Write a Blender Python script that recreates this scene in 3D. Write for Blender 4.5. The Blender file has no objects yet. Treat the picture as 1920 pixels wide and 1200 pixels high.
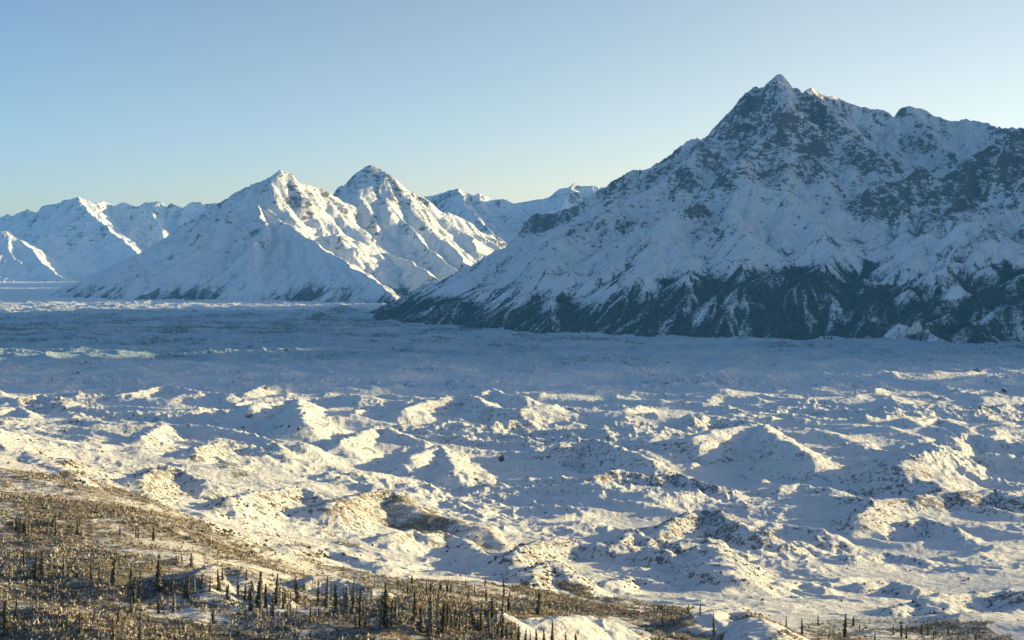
import bpy, math, random, time
import numpy as np
T0 = time.time()
RES = 1.0            # terrain mesh density
rng = np.random.default_rng(7)
random.seed(7)
C = bpy.context.scene.collection
f4 = np.float32

# ------------------------------------------------------------------ camera model
F, YH, HC = 2600.0, 475.0, 300.0     # focal length in px of a 1920 frame, horizon row, eye height above the ice
SUN_AZ, SUN_EL = 75.0, 7.9           # azimuth measured from +Y towards +X


def P(px, py, Y):
    return ((px - 960) / F * Y, Y, HC + (YH - py) / F * Y)


# ------------------------------------------------------------------ noise
_pr = np.random.default_rng(3)
PERM = _pr.permutation(4096).astype(np.int32)
_an = _pr.random(4096) * 2 * np.pi
GX, GY = np.cos(_an).astype(f4), np.sin(_an).astype(f4)


def pnoise(x, y, seed=0):
    x = np.asarray(x, f4) + seed * 17.31
    y = np.asarray(y, f4) + seed * 9.73
    xf, yf = np.floor(x), np.floor(y)
    xi, yi = xf.astype(np.int32), yf.astype(np.int32)
    fx, fy = x - xf, y - yf
    a0 = PERM[xi & 4095]
    a1 = PERM[(xi + 1) & 4095]

    def g(a, j, dx, dy):
        k = PERM[(a + j) & 4095]
        return GX[k] * dx + GY[k] * dy
    y0 = yi & 4095
    y1 = (yi + 1) & 4095
    ux = fx * fx * fx * (fx * (fx * 6 - 15) + 10)
    uy = fy * fy * fy * (fy * (fy * 6 - 15) + 10)
    n00, n10 = g(a0, y0, fx, fy), g(a1, y0, fx - 1, fy)
    n01, n11 = g(a0, y1, fx, fy - 1), g(a1, y1, fx - 1, fy - 1)
    a = n00 + ux * (n10 - n00)
    b = n01 + ux * (n11 - n01)
    return (a + uy * (b - a)) * 1.5


def fbm(x, y, wl, octv, gain=0.5, seed=0, ridged=False):
    s = 0
    amp = 1.0
    f = 1.0 / wl
    tot = 0
    w = 1.0
    for i in range(octv):
        n = pnoise(x * f, y * f, seed + i * 5)
        if ridged:
            n = 1 - np.abs(n) * 1.6
            n = n * n * w
            w = np.clip(n * 1.4, 0, 1)
        s = s + n * amp
        tot += amp
        amp *= gain
        f *= 2.03
    return s / tot


def sstep(a, b, x):
    t = np.clip((x - a) / (b - a), 0, 1)
    return t * t * (3 - 2 * t)


# ------------------------------------------------------------------ ridge-line heightfields
def seg_field(X, Y, pts, s0, s1, lam, rib=0.0, ribwl=180.0, seed=0, out=None, gid=None, gval=0, smooth=0, rnd=0.0):
    """max-combine a ridge polyline (world xyz) into out"""
    acc = 0.0
    for i in range(len(pts) - 1):
        ax, ay, az = pts[i]
        bx, by, bz = pts[i + 1]
        dx, dy = bx - ax, by - ay
        L = math.hypot(dx, dy) + 1e-6
        t = ((X - ax) * dx + (Y - ay) * dy) / (L * L)
        tc = np.clip(t, 0, 1)
        ex, ey = X - (ax + tc * dx), Y - (ay + tc * dy)
        d = np.sqrt(ex * ex + ey * ey)
        if rib:
            n = pnoise(X / ribwl, Y / ribwl, seed) + 0.5 * pnoise(X / ribwl * 2.3, Y / ribwl * 2.3, seed + 3)
            d = d + rib * n * np.minimum(d, 260)
        if rnd:
            d = np.sqrt(d * d + rnd * rnd) - rnd
        z = az + tc * (bz - az) - s1 * d - (s0 - s1) * lam * (1 - np.exp(-d / lam))
        if gid is not None:
            gid[z > out] = gval
        if smooth:
            m = np.clip(0.5 + 0.5 * (z - out) / smooth, 0, 1)
            out[:] = out * (1 - m) + z * m + smooth * m * (1 - m)
        else:
            np.maximum(out, z, out=out)
        acc += L
    return out


def blur(a, n=1):
    for _ in range(n):
        b = np.pad(a, 1, mode='edge')
        a = (b[:-2, 1:-1] + b[2:, 1:-1] + b[1:-1, :-2] + b[1:-1, 2:] + 4 * b[1:-1, 1:-1]) / 8
    return a


def erode(h, cell, batches, drops, steps=60, seed=1, K=3.0, er=0.12, dep=0.15, sp=2):
    """hydraulic erosion; h in metres. returns new h, flow map"""
    r = np.random.default_rng(seed)
    H, W = h.shape
    g = (h / cell).astype(np.float64)
    flow = np.zeros(H * W)
    floor = -60 / cell
    for b in range(batches):
        x = r.random(drops) * (W - 3) + 1
        y = r.random(drops) * (H - 3) + 1
        dx = np.zeros(drops)
        dy = np.zeros(drops)
        vel = np.ones(drops)
        wat = np.ones(drops)
        sed = np.zeros(drops)
        gf = g.ravel()
        delta = np.zeros(H * W)
        for s in range(steps):
            xi, yi = x.astype(np.int64), y.astype(np.int64)
            fx, fy = x - xi, y - yi
            k = yi * W + xi
            a, bb, c, d = gf[k], gf[k + 1], gf[k + W], gf[k + W + 1]
            gx = (bb - a) * (1 - fy) + (d - c) * fy
            gy = (c - a) * (1 - fx) + (d - bb) * fx
            h0 = a * (1 - fx) * (1 - fy) + bb * fx * (1 - fy) + c * (1 - fx) * fy + d * fx * fy
            dx = dx * 0.1 - gx * 0.9
            dy = dy * 0.1 - gy * 0.9
            l = np.sqrt(dx * dx + dy * dy) + 1e-9
            dx /= l
            dy /= l
            nx, ny = x + dx, y + dy
            ok = (nx > 1) & (nx < W - 2) & (ny > 1) & (ny < H - 2) & (h0 > floor)
            if not ok.any():
                break
            nxc, nyc = np.clip(nx, 1, W - 2.01), np.clip(ny, 1, H - 2.01)
            xj, yj = nxc.astype(np.int64), nyc.astype(np.int64)
            gx2, gy2 = nxc - xj, nyc - yj
            k2 = yj * W + xj
            h1 = gf[k2] * (1 - gx2) * (1 - gy2) + gf[k2 + 1] * gx2 * (1 - gy2) + gf[k2 + W] * (1 - gx2) * gy2 + gf[k2 + W + 1] * gx2 * gy2
            dh = h1 - h0
            cap = np.maximum(-dh, 0.02) * np.minimum(vel, 6) * wat * K
            up = dh > 0
            over = sed > cap
            dd = np.where(up, np.minimum(dh, sed), np.where(over, (sed - cap) * dep, 0))
            ee = np.where(~up & ~over, np.minimum((cap - sed) * er, -dh), 0)
            ch = np.where(ok, dd - ee, 0)
            sed = sed - ch
            chs = np.clip(ch, -0.5, 0.5)
            for kk, ww in ((k, (1 - fx) * (1 - fy)), (k + 1, fx * (1 - fy)), (k + W, (1 - fx) * fy), (k + W + 1, fx * fy)):
                delta += np.bincount(kk, chs * ww, H * W)
            flow += np.bincount(k[ok], wat[ok], H * W)
            vel = np.sqrt(np.maximum(vel * vel - dh * 4, 0.05))
            wat *= 0.985
            sel = ok
            x, y, dx, dy, vel, wat, sed = nxc[sel], nyc[sel], dx[sel], dy[sel], vel[sel], wat[sel], sed[sel]
        dl = delta.reshape(H, W)
        dl = np.clip(blur(dl, sp), -0.3, 0.2)
        g = g + dl
        # loose slopes settle
        lo = blur(g, 1)
        df = lo - g
        g = g + np.clip(df, -1, 1) * 0.12
    return (g * cell).astype(f4), flow.reshape(H, W)


# ------------------------------------------------------------------ mesh helper
def grid_mesh(name, V, nr, nc, mask=None, attrs=None, mat=None, keep=None):
    """V (nr*nc,3). keep: face mask (nr-1,nc-1)"""
    idx = np.arange(nr * nc, dtype=np.int32).reshape(nr, nc)
    q = np.stack([idx[:-1, :-1], idx[:-1, 1:], idx[1:, 1:], idx[1:, :-1]], -1)
    if keep is not None:
        q = q[keep]
    q = q.reshape(-1, 4)
    used = np.zeros(nr * nc, bool)
    used[q.ravel()] = True
    remap = np.cumsum(used).astype(np.int32) - 1
    q = remap[q]
    return raw_mesh(name, V[used], q, {k: v.ravel()[used] for k, v in (attrs or {}).items()}, mat)


def raw_mesh(name, V, q, attrs=None, mat=None, smooth=True, link=True, parent=None, n=None):
    n = q.shape[1]
    me = bpy.data.meshes.new(name)
    me.vertices.add(len(V))
    me.vertices.foreach_set('co', np.ascontiguousarray(V, f4).ravel())
    me.loops.add(q.size)
    me.loops.foreach_set('vertex_index', np.ascontiguousarray(q, np.int32).ravel())
    me.polygons.add(len(q))
    me.polygons.foreach_set('loop_start', np.arange(0, q.size, n, dtype=np.int32))
    me.polygons.foreach_set('use_smooth', np.full(len(q), smooth))
    for k, v in (attrs or {}).items():
        a = me.attributes.new(k, 'FLOAT', 'POINT')
        a.data.foreach_set('value', np.ascontiguousarray(v, f4))
    me.update(calc_edges=True)
    if mat:
        me.materials.append(mat)
    if not link:
        return me
    o = bpy.data.objects.new(name, me)
    C.objects.link(o)
    if parent:
        o.parent = parent
    return o


def tag(o, label=None, cat=None, group=None, kind=None):
    if label:
        o['label'] = label
    if cat:
        o['category'] = cat
    if group:
        o['group'] = group
    if kind:
        o['kind'] = kind
    return o


# ------------------------------------------------------------------ materials
class NT:
    def __init__(s, name):
        s.m = bpy.data.materials.new(name)
        s.m.use_nodes = True
        s.t = s.m.node_tree
        s.t.nodes.clear()
        s.out = s.n('ShaderNodeOutputMaterial')

    def n(s, typ, **kw):
        x = s.t.nodes.new(typ)
        for k, v in kw.items():
            setattr(x, k, v)
        return x

    def l(s, a, b):
        s.t.links.new(a, b)

    def val(s, x, sock):
        if isinstance(x, (int, float)):
            sock.default_value = x
        elif isinstance(x, tuple):
            sock.default_value = x
        else:
            s.l(x, sock)

    def math(s, op, a, b=0.0, c=None, clamp=False):
        m = s.n('ShaderNodeMath', operation=op, use_clamp=clamp)
        s.val(a, m.inputs[0])
        s.val(b, m.inputs[1])
        if c is not None:
            s.val(c, m.inputs[2])
        return m.outputs[0]

    def attr(s, name):
        return s.n('ShaderNodeAttribute', attribute_name=name).outputs['Fac']

    def noise(s, scale, detail=6, rough=0.55, vec=None, dist=0.0, lac=2.0):
        x = s.n('ShaderNodeTexNoise')
        x.inputs['Scale'].default_value = scale
        x.inputs['Detail'].default_value = detail
        x.inputs['Roughness'].default_value = rough
        x.inputs['Distortion'].default_value = dist
        x.inputs['Lacunarity'].default_value = lac
        if vec is not None:
            s.l(vec, x.inputs['Vector'])
        return x.outputs['Fac']

    def pos(s, scale=(1, 1, 1), rot=(0, 0, 0)):
        g = s.n('ShaderNodeNewGeometry')
        m = s.n('ShaderNodeMapping')
        m.inputs['Scale'].default_value = scale
        m.inputs['Rotation'].default_value = rot
        s.l(g.outputs['Position'], m.inputs['Vector'])
        return m.outputs[0]

    def ramp(s, x, a, b, smooth=True):
        m = s.n('ShaderNodeMapRange')
        m.interpolation_type = 'SMOOTHSTEP' if smooth else 'LINEAR'
        s.val(x, m.inputs['Value'])
        s.val(a, m.inputs['From Min'])
        s.val(b, m.inputs['From Max'])
        return m.outputs[0]

    def mix(s, f, a, b):
        m = s.n('ShaderNodeMix', data_type='RGBA')
        s.val(f, m.inputs['Factor'])
        s.val(a, m.inputs['A'] if False else m.inputs[6])
        s.val(b, m.inputs[7])
        return m.outputs[2]

    def bump(s, h, strength, dist):
        b = s.n('ShaderNodeBump')
        b.inputs['Strength'].default_value = strength
        b.inputs['Distance'].default_value = dist
        s.l(h, b.inputs['Height'])
        return b.outputs[0]

    def finish(s, col, rough=0.8, normal=None, spec=0.2):
        b = s.n('ShaderNodeBsdfPrincipled')
        s.val(col, b.inputs['Base Color'])
        b.inputs['Roughness'].default_value = rough
        b.inputs['Specular IOR Level'].default_value = spec
        if normal is not None:
            s.l(normal, b.inputs['Normal'])
        s.l(b.outputs[0], s.out.inputs['Surface'])
        return s.m


SNOW = (0.74, 0.79, 0.82, 1)


def mat_mountain(name, unit):
    """unit: metres of the fine rock texture"""
    s = NT(name)
    p = s.pos()
    n1 = s.noise(1 / (unit * 14), 12, 0.66, p, 0.6)
    nv = s.noise(1 / (unit * 4), 10, 0.65, s.pos((0.8, 0.8, 1.5), (0.5, 0.35, 0)), 0.4)
    rock = s.attr('rock')
    nf2 = s.noise(1 / (unit * 1.1), 6, 0.7, s.pos((0.7, 0.7, 1.7), (0.4, 0.5, 0)))
    x = s.math('ADD', rock, s.math('MULTIPLY', s.math('SUBTRACT', n1, 0.5), 1.7))
    x = s.math('ADD', x, s.math('MULTIPLY', s.math('SUBTRACT', nv, 0.5), 2.2))
    x = s.math('ADD', x, s.math('MULTIPLY', s.math('SUBTRACT', nf2, 0.5), 1.7))
    fr = s.math('MULTIPLY', s.ramp(x, 0.36, 0.54), 0.94)
    # forest / brush
    nf = s.noise(1 / 9.0, 5, 0.7, s.pos((1, 1, 0.5)))
    fo = s.attr('forest')
    y = s.math('ADD', fo, s.math('MULTIPLY', s.math('SUBTRACT', nf, 0.5), 1.5))
    ff = s.math('MULTIPLY', s.ramp(y, 0.25, 0.85), 0.93)
    rc = s.mix(s.noise(1 / 40.0, 8, 0.6, p), (0.05, 0.052, 0.055, 1), (0.15, 0.145, 0.138, 1))
    sn = s.mix(s.noise(1 / 90.0, 6, 0.6, p), (0.66, 0.73, 0.77, 1), SNOW)
    c = s.mix(fr, sn, rc)
    c = s.mix(ff, c, (0.018, 0.024, 0.020, 1))
    hb = s.math('ADD', s.math('MULTIPLY', n1, 1.0), s.math('ADD', s.math('MULTIPLY', nv, 0.8), s.math('MULTIPLY', nf2, 0.25)))
    hb = s.math('MULTIPLY', hb, s.math('ADD', s.math('MULTIPLY', rock, 0.7), 0.25, clamp=True))
    return s.finish(c, 0.85, s.bump(hb, 1.0, unit * 4.2), 0.1)


def mat_ground():
    s = NT('moraine_snow')
    p = s.pos()
    deb_shade, br, ice = s.attr('debris_shade'), s.attr('brush'), s.attr('ice')  # ice carries the blue shade painted on the far glacier
    n1 = s.noise(1 / 5.0, 6, 0.75, p, 0.2)
    n2 = s.noise(1 / 42.0, 7, 0.62, s.pos((0.7, 1.3, 1)), 0.5)
    x = s.math('ADD', deb_shade, s.math('MULTIPLY', s.math('SUBTRACT', n1, 0.5), 3.4))
    x = s.math('ADD', x, s.math('MULTIPLY', s.math('SUBTRACT', n2, 0.5), 1.2))
    fr = s.math('MULTIPLY', s.ramp(x, 0.66, 0.95), 0.85)
    nb = s.noise(1 / 5.5, 8, 0.7, s.pos((0.8, 1.5, 1)))
    nb2 = s.noise(1 / 30.0, 5, 0.6, p, 0.5)
    y = s.math('ADD', br, s.math('MULTIPLY', s.math('SUBTRACT', nb, 0.5), 1.8))
    y = s.math('ADD', y, s.math('MULTIPLY', s.math('SUBTRACT', nb2, 0.5), 1.2))
    fb = s.math('MULTIPLY', s.ramp(y, 0.35, 0.75), 0.9)
    rc = s.mix(s.noise(1 / 14.0, 6, 0.6, p), (0.06, 0.055, 0.05, 1), (0.17, 0.145, 0.12, 1))
    bc = s.mix(s.noise(1 / 12.0, 5, 0.7, p), (0.06, 0.052, 0.026, 1), (0.22, 0.18, 0.10, 1))
    sn = s.mix(s.noise(1 / 60.0, 6, 0.6, p), (0.68, 0.74, 0.77, 1), SNOW)
    sn = s.mix(s.math('MULTIPLY', ice, s.math('ADD', 0.45, s.math('MULTIPLY', n2, 0.8)), clamp=True), sn, (0.20, 0.38, 0.49, 1))  # mixes a darker blue shade into the snow colour
    sn = s.mix(s.math('MULTIPLY', s.ramp(y, 0.0, 0.5), 0.45), sn, (0.52, 0.48, 0.40, 1))
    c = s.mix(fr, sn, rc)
    c = s.mix(fb, c, bc)
    hb = s.math('ADD', s.math('MULTIPLY', s.noise(1 / 16.0, 10, 0.62, p), 1.0), s.math('MULTIPLY', n1, 0.25))
    return s.finish(c, 0.8, s.bump(hb, 0.7, 7.0), 0.15)


def mat_simple(name, a, b, scale, rough=0.85, frost=0.0, fscale=6.0, bump=0.0):
    s = NT(name)
    p = s.pos()
    c = s.mix(s.ramp(s.noise(scale, 5, 0.6, p), 0.35, 0.65), a, b)
    if frost:
        ri = s.n('ShaderNodeObjectInfo').outputs['Random']
        g = s.n('ShaderNodeNewGeometry')
        sp = s.n('ShaderNodeSeparateXYZ')
        s.l(g.outputs['True Normal'], sp.inputs[0])
        up = s.math('ABSOLUTE', sp.outputs[2])
        fz = s.math('ADD', s.noise(fscale, 3, 0.7, p), s.math('MULTIPLY', s.math('ADD', up, ri), 0.12))
        c = s.mix(s.math('MULTIPLY', s.ramp(fz, 0.76 - frost, 0.92 - frost), 0.8), c, (0.7, 0.7, 0.68, 1))
    nm = s.bump(s.noise(scale * 3, 6, 0.65, p), 0.8, bump) if bump else None
    return s.finish(c, rough, nm, 0.15)


def mat_boulder():
    s = NT('snow_capped_boulder_stone')
    p = s.pos()
    c = s.mix(s.ramp(s.noise(0.35, 7, 0.65, p), 0.35, 0.65), (0.035, 0.033, 0.032, 1), (0.16, 0.14, 0.12, 1))
    g = s.n('ShaderNodeNewGeometry')
    sp = s.n('ShaderNodeSeparateXYZ')
    s.l(g.outputs['True Normal'], sp.inputs[0])
    up = s.math('ADD', sp.outputs[2], s.math('MULTIPLY', s.math('SUBTRACT', s.noise(0.4, 6, 0.7, p), 0.5), 1.3))
    c = s.mix(s.ramp(up, 0.62, 0.78), c, SNOW)
    return s.finish(c, 0.85, s.bump(s.noise(0.6, 8, 0.7, p), 0.9, 2.0), 0.15)


M_MASSIF = mat_mountain('massif_rock_and_snow', 7.0)
M_FAR = mat_mountain('distant_rock_and_snow', 11.0)
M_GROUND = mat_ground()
M_BARK = mat_simple('spruce_bark', (0.05, 0.04, 0.03, 1), (0.11, 0.09, 0.07, 1), 3.0)
M_NEEDLE = mat_simple('spruce_needles', (0.024, 0.028, 0.013, 1), (0.08, 0.076, 0.036, 1), 0.9, frost=0.11, fscale=2.2)
M_NEEDLE_F = mat_simple('frosted_spruce_needles', (0.05, 0.05, 0.028, 1), (0.14, 0.125, 0.07, 1), 0.9, frost=0.14, fscale=2.2)
M_TWIG = mat_simple('frosted_shrub_twigs', (0.075, 0.062, 0.03, 1), (0.30, 0.25, 0.14, 1), 0.11, frost=0.19, fscale=0.8)
M_STONE = mat_simple('dark_boulder_stone', (0.045, 0.042, 0.04, 1), (0.14, 0.12, 0.10, 1), 0.3, frost=0.05, fscale=0.5, bump=1.0)
M_BOULDER = mat_boulder()
M_WOOD = mat_simple('far_forest', (0.010, 0.014, 0.012, 1), (0.028, 0.034, 0.026, 1), 0.02)
M_ICE = mat_simple('yellowed_icefall', (0.5, 0.5, 0.44, 1), (0.75, 0.74, 0.66, 1), 0.1)

# ================================================================== MOUNTAINS
# ---- ridge lines: (px, py, distance) of the crest, projected to world space
A_main = [P(*a) for a in [(752, 571, 8150), (770, 560, 8130), (827, 525, 8050), (880, 495, 7960), (940, 460, 7850), (960, 440, 7820), (985, 417, 7780),
    (1007, 396, 7740), (1035, 392, 7700), (1070, 381, 7650), (1087, 372, 7620), (1125, 347, 7560), (1150, 327, 7520), (1185, 309, 7460), (1227, 305, 7400),
    (1240, 290, 7380), (1270, 267, 7330), (1295, 255, 7290), (1307, 249, 7270), (1320, 252, 7250), (1340, 242, 7220), (1350, 230, 7200), (1360, 212, 7180),
    (1375, 195, 7150), (1392, 175, 7120), (1412, 157, 7080), (1435, 157, 7050), (1450, 142, 7020), (1461, 129, 7000), (1479, 145, 6990), (1497, 154, 6970), (1515, 165, 6950)]]
A_se = [P(*a) for a in [(1515, 165, 6950), (1550, 190, 6900), (1577, 220, 6850), (1625, 250, 6780), (1665, 292, 6680), (1676, 335, 6600)]]
A_back = [P(*a) for a in [(1500, 175, 7300), (1517, 162, 7350), (1527, 160, 7380), (1545, 171, 7400), (1575, 177, 7420), (1612, 191, 7450), (1632, 194, 7460), (1655, 199, 7470), (1668, 208, 7480),
    (1680, 204, 7490), (1694, 195, 7500), (1709, 192, 7500), (1722, 196, 7500), (1737, 201, 7500), (1755, 210, 7500), (1775, 215, 7500), (1792, 219, 7500), (1805, 215, 7480),
    (1817, 217, 7470), (1852, 221, 7450), (1880, 229, 7400), (1920, 232, 7350), (2050, 225, 7200)]]
A_back2 = [P(*a) for a in [(1694, 195, 7500), (1706, 225, 7350), (1722, 243, 7220), (1765, 265, 7080), (1800, 290, 6900)]]
A_back3 = [P(*a) for a in [(1575, 177, 7420), (1600, 215, 7250), (1640, 245, 7050), (1680, 280, 6850), (1700, 305, 6700)]]
N_r = [P(*a) for a in [(2010, 205, 5900), (1960, 218, 5930), (1920, 231, 5960), (1895, 232, 5970), (1885, 242, 5980), (1872, 252, 5990), (1840, 277, 6000), (1815, 295, 6010), (1795, 310, 6020), (1767, 322, 6030)]]
N_l = [P(*a) for a in [(1740, 312, 6080), (1727, 306, 6090), (1712, 322, 6100), (1690, 330, 6100), (1655, 332, 6100), (1625, 335, 6110), (1600, 352, 6130), (1575, 370, 6150), (1540, 387, 6180),
    (1490, 410, 6230), (1465, 427, 6260), (1440, 445, 6290), (1412, 457, 6320), (1387, 467, 6350), (1320, 497, 6420), (1275, 514, 6480), (1212, 532, 6560), (1125, 556, 6700), (1050, 580, 6900)]]
# spurs that run down the faces towards the ice
A_spurs = [
    [(1461, 129, 7000), (1452, 190, 6850), (1440, 250, 6700), (1425, 300, 6560), (1400, 340, 6440)],
    [(1497, 154, 6970), (1520, 220, 6800), (1545, 280, 6650), (1560, 330, 6530), (1575, 365, 6430)],
    [(1350, 230, 7200), (1330, 280, 7050), (1315, 330, 6920), (1300, 380, 6800), (1330, 430, 6650), (1345, 465, 6500)],
    [(1295, 255, 7290), (1255, 320, 7080), (1215, 380, 6900), (1170, 430, 6750), (1110, 480, 6600), (1040, 530, 6500)],
    [(1185, 309, 7460), (1150, 370, 7250), (1110, 420, 7080), (1050, 470, 6930), (990, 520, 6800)],
    [(1070, 381, 7650), (1035, 430, 7450), (990, 475, 7300), (930, 520, 7150)],
    [(1400, 340, 6440), (1385, 385, 6400), (1375, 430, 6380)],
    [(1340, 242, 7220), (1290, 330, 6950), (1250, 390, 6780), (1215, 440, 6620), (1160, 490, 6470)],
]
N_spurs = [
    [(1920, 231, 5960), (1900, 300, 5830), (1870, 370, 5690), (1850, 420, 5600)],
    [(1840, 277, 6000), (1800, 350, 5850), (1770, 410, 5730)],
    [(1655, 332, 6100), (1640, 370, 6020), (1600, 410, 5930)],
]
# unseen massif ridges past the right edge, shaped for their shadows and light gaps
OFF = [
    [(2300, 5920, 880), (2600, 5850, 900), (2780, 5750, 760), (2900, 5500, 500), (3050, 5200, 470), (3250, 5000, 500), (3400, 4800, 1000), (3800, 4850, 1150), (4300, 4900, 1250), (5000, 5000, 1250), (5900, 5200, 1250)],
    [(3400, 4800, 1000), (3400, 4600, 700), (3400, 4400, 420)],
    [(4300, 4900, 1200), (4450, 4600, 1000), (4500, 4350, 780)],
    [(2600, 5760, 950), (2900, 6300, 1050), (3300, 6900, 1100), (3500, 7300, 1300)],
    [(2750, 7350, 820), (3150, 7450, 1000), (3750, 7600, 1690), (4500, 7700, 1750), (5900, 7800, 1700)],
]


def build_block(x0, x1, y0, y1, cell, ridges, seed, ero):
    nx, ny = int((x1 - x0) / cell), int((y1 - y0) / cell)
    xs = (x0 + np.arange(nx) * cell).astype(f4)
    ys = (y0 + np.arange(ny) * cell).astype(f4)
    X, Y = np.meshgrid(xs, ys)

    def field(X, Y):
        h = np.full(X.shape, -400, f4)
        gid = np.zeros(X.shape, np.int16)
        wxx = 22 * pnoise(X / 190, Y / 190, seed + 1) + 9 * pnoise(X / 70, Y / 70, seed + 2)
        wyy = 22 * pnoise(X / 190, Y / 190, seed + 3) + 9 * pnoise(X / 70, Y / 70, seed + 4)
        for i, (g, pts, s0, s1, lam, rib, rwl) in enumerate(ridges):
            seg_field(X + wxx, Y + wyy, pts, s0, s1, lam, rib, rwl, seed + i, h, gid, g)
        return h, gid
    c = 4 if cell < 10 else 2
    Xc, Yc = X[::c, ::c], Y[::c, ::c]
    hc, _ = field(Xc, Yc)
    cc = cell * c

    def keepf(h, n):
        lap = np.clip((h - blur(h, n)) / 10, 0, 1)
        return 1 - np.clip(blur(lap, 2) * 1.5, 0, 1) * 0.75
    kc = keepf(hc, 4)
    hi = sstep(-20, 500, hc)
    wq = 60 * pnoise(Xc / 300, Yc / 300, seed + 33)
    hc = hc + kc * (fbm(Xc + wq, Yc - wq, 560, 4, 0.45, seed + 40, True) - 0.45) * (8 + 85 * hi)
    h0c = hc.copy()
    hc, _ = erode(hc, cc, ero[0], ero[1], 45, seed, K=ero[2], sp=2)
    hc = np.where(h0c > hc, h0c + (hc - h0c) * (0.25 + 0.75 * kc), hc)
    dcoarse = ((hc - h0c) * (0.45 if cell < 10 else 0.62)).astype(f4)

    def up(a, shp, k):
        yy = np.arange(shp[0]) / k
        xx = np.arange(shp[1]) / k
        j = np.clip(yy.astype(int), 0, a.shape[0] - 2)
        i = np.clip(xx.astype(int), 0, a.shape[1] - 2)
        fy = np.clip(yy - j, 0, 1)[:, None]
        fx = np.clip(xx - i, 0, 1)[None, :]
        return (a[j][:, i] * (1 - fy) * (1 - fx) + a[j][:, i + 1] * (1 - fy) * fx + a[j + 1][:, i] * fy * (1 - fx) + a[j + 1][:, i + 1] * fy * fx).astype(f4)
    m = 2 if c == 4 else 1
    Xm, Ym = X[::m, ::m], Y[::m, ::m]
    hm_, gm = field(Xm, Ym)
    k = keepf(hm_, 6)
    him = sstep(-20, 500, hm_)
    wq = 60 * pnoise(Xm / 300, Ym / 300, seed + 33)
    hm_ = hm_ + k * (fbm(Xm + wq, Ym - wq, 560, 4, 0.45, seed + 40, True) - 0.45) * (8 + 85 * him)
    lowf = 0.12 + 0.88 * sstep(90, 480, hm_)
    hm_ = hm_ + blur(up(dcoarse, Xm.shape, c // m), 2) * lowf
    cm = cell * m
    hm_ = hm_ + k * fbm(Xm, Ym, cm * 6, 3, 0.5, seed + 66, True) * (0.5 + 9 * him)
    hm2, flow = erode(hm_, cm, ero[0] if m == 2 else ero[0] // 2, ero[1] * (2 if m == 2 else 4), 60, seed + 9, K=ero[2], sp=1)
    hm2 = hm_ + (hm2 - hm_) * (0.3 + 0.7 * k) * (0.42 if cell < 10 else 0.6) * (0.25 + 0.75 * lowf)
    if m == 1:
        h, gid = hm2.astype(f4), gm
    else:
        h = up(hm2, X.shape, m)
        flow = up(flow.astype(f4), X.shape, m)
        gid = np.repeat(np.repeat(gm, m, 0), m, 1)[:X.shape[0], :X.shape[1]]
        kf = up(k.astype(f4), X.shape, m)
        h = h + (0.55 + 0.45 * kf) * (fbm(X + 0.3 * Y, Y, 46, 4, 0.6, seed + 80, True) - 0.4) * (1.2 + 9.0 * sstep(60, 500, h))
    return X, Y, h, gid, flow


ridA = [(1, A_main[:8], 1.15, 0.72, 300, 0.16, 240), (1, A_main[7:16], 1.15, 0.56, 380, 0.16, 240), (1, A_main[15:], 1.15, 0.46, 420, 0.16, 240), (1, A_se, 1.1, 0.5, 300, 0.15, 150)]
ridA += [(1, A_back, 1.0, 0.5, 420, 0.12, 200), (1, A_back2, 1.1, 0.6, 200, 0.12, 120), (1, A_back3, 1.1, 0.6, 200, 0.12, 120)]
ridA += [(1, [P(*q) for q in s], 1.15, 0.62, 170, 0.2, 90) for s in A_spurs]
ridA += [(2, N_r, 1.35, 0.72, 300, 0.16, 170), (2, N_l, 1.0, 0.56, 260, 0.16, 170)]
ridA += [(2, [P(*q) for q in s], 0.95, 0.45, 200, 0.2, 80) for s in N_spurs]
ridA += [(2 if k < 3 else 1, o, 1.1, 0.6, 350, 0.15, 220) for k, o in enumerate(OFF)]
cellA = 8.0 / RES
XA, YA, hA, gA, flA = build_block(-1700, 6000, 4000, 8900, cellA, ridA, 11, (26, 9000, 0.35))
print('block A', XA.shape, round(time.time() - T0, 1))

B1_l = [(232, 512, 10850), (250, 485, 10820), (290, 455, 10780), (325, 427, 10750), (350, 412, 10720), (385, 393, 10690), (410, 377, 10660), (435, 362, 10640), (460, 350, 10610), (475, 340, 10590),
        (507, 329, 10550), (515, 327, 10530), (527, 317, 10500), (535, 323, 10500), (542, 321, 10510), (550, 329, 10530), (556, 337, 10550), (575, 342, 10600), (602, 349, 10700), (615, 354, 10750), (637, 372, 10850), (665, 385, 11000)]
B1_s1 = [(507, 329, 10550), (480, 345, 10450), (475, 359, 10380), (495, 382, 10200), (515, 402, 10050), (555, 430, 9750), (605, 460, 9400), (640, 482, 9150), (665, 500, 8950), (700, 522, 8650), (735, 550, 8350)]
B1_s2 = [(475, 359, 10380), (490, 400, 10000), (502, 430, 9750), (482, 458, 9500), (474, 488, 9300), (485, 520, 9100), (510, 552, 8950)]
B1_s3 = [(435, 362, 10640), (400, 420, 10350), (365, 470, 10150), (345, 520, 10000)]
B1_s4 = [(475, 340, 10650), (440, 420, 10200), (410, 470, 9850), (390, 520, 9600)]
B1_ribs = [[(555, 430, 9750), (560, 470, 9400), (580, 515, 9050)], [(605, 460, 9400), (610, 490, 9150), (630, 530, 8850)],
           [(530, 415, 9900), (520, 460, 9500), (530, 510, 9150)], [(640, 482, 9150), (655, 515, 8850), (680, 545, 8600)]]
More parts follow.
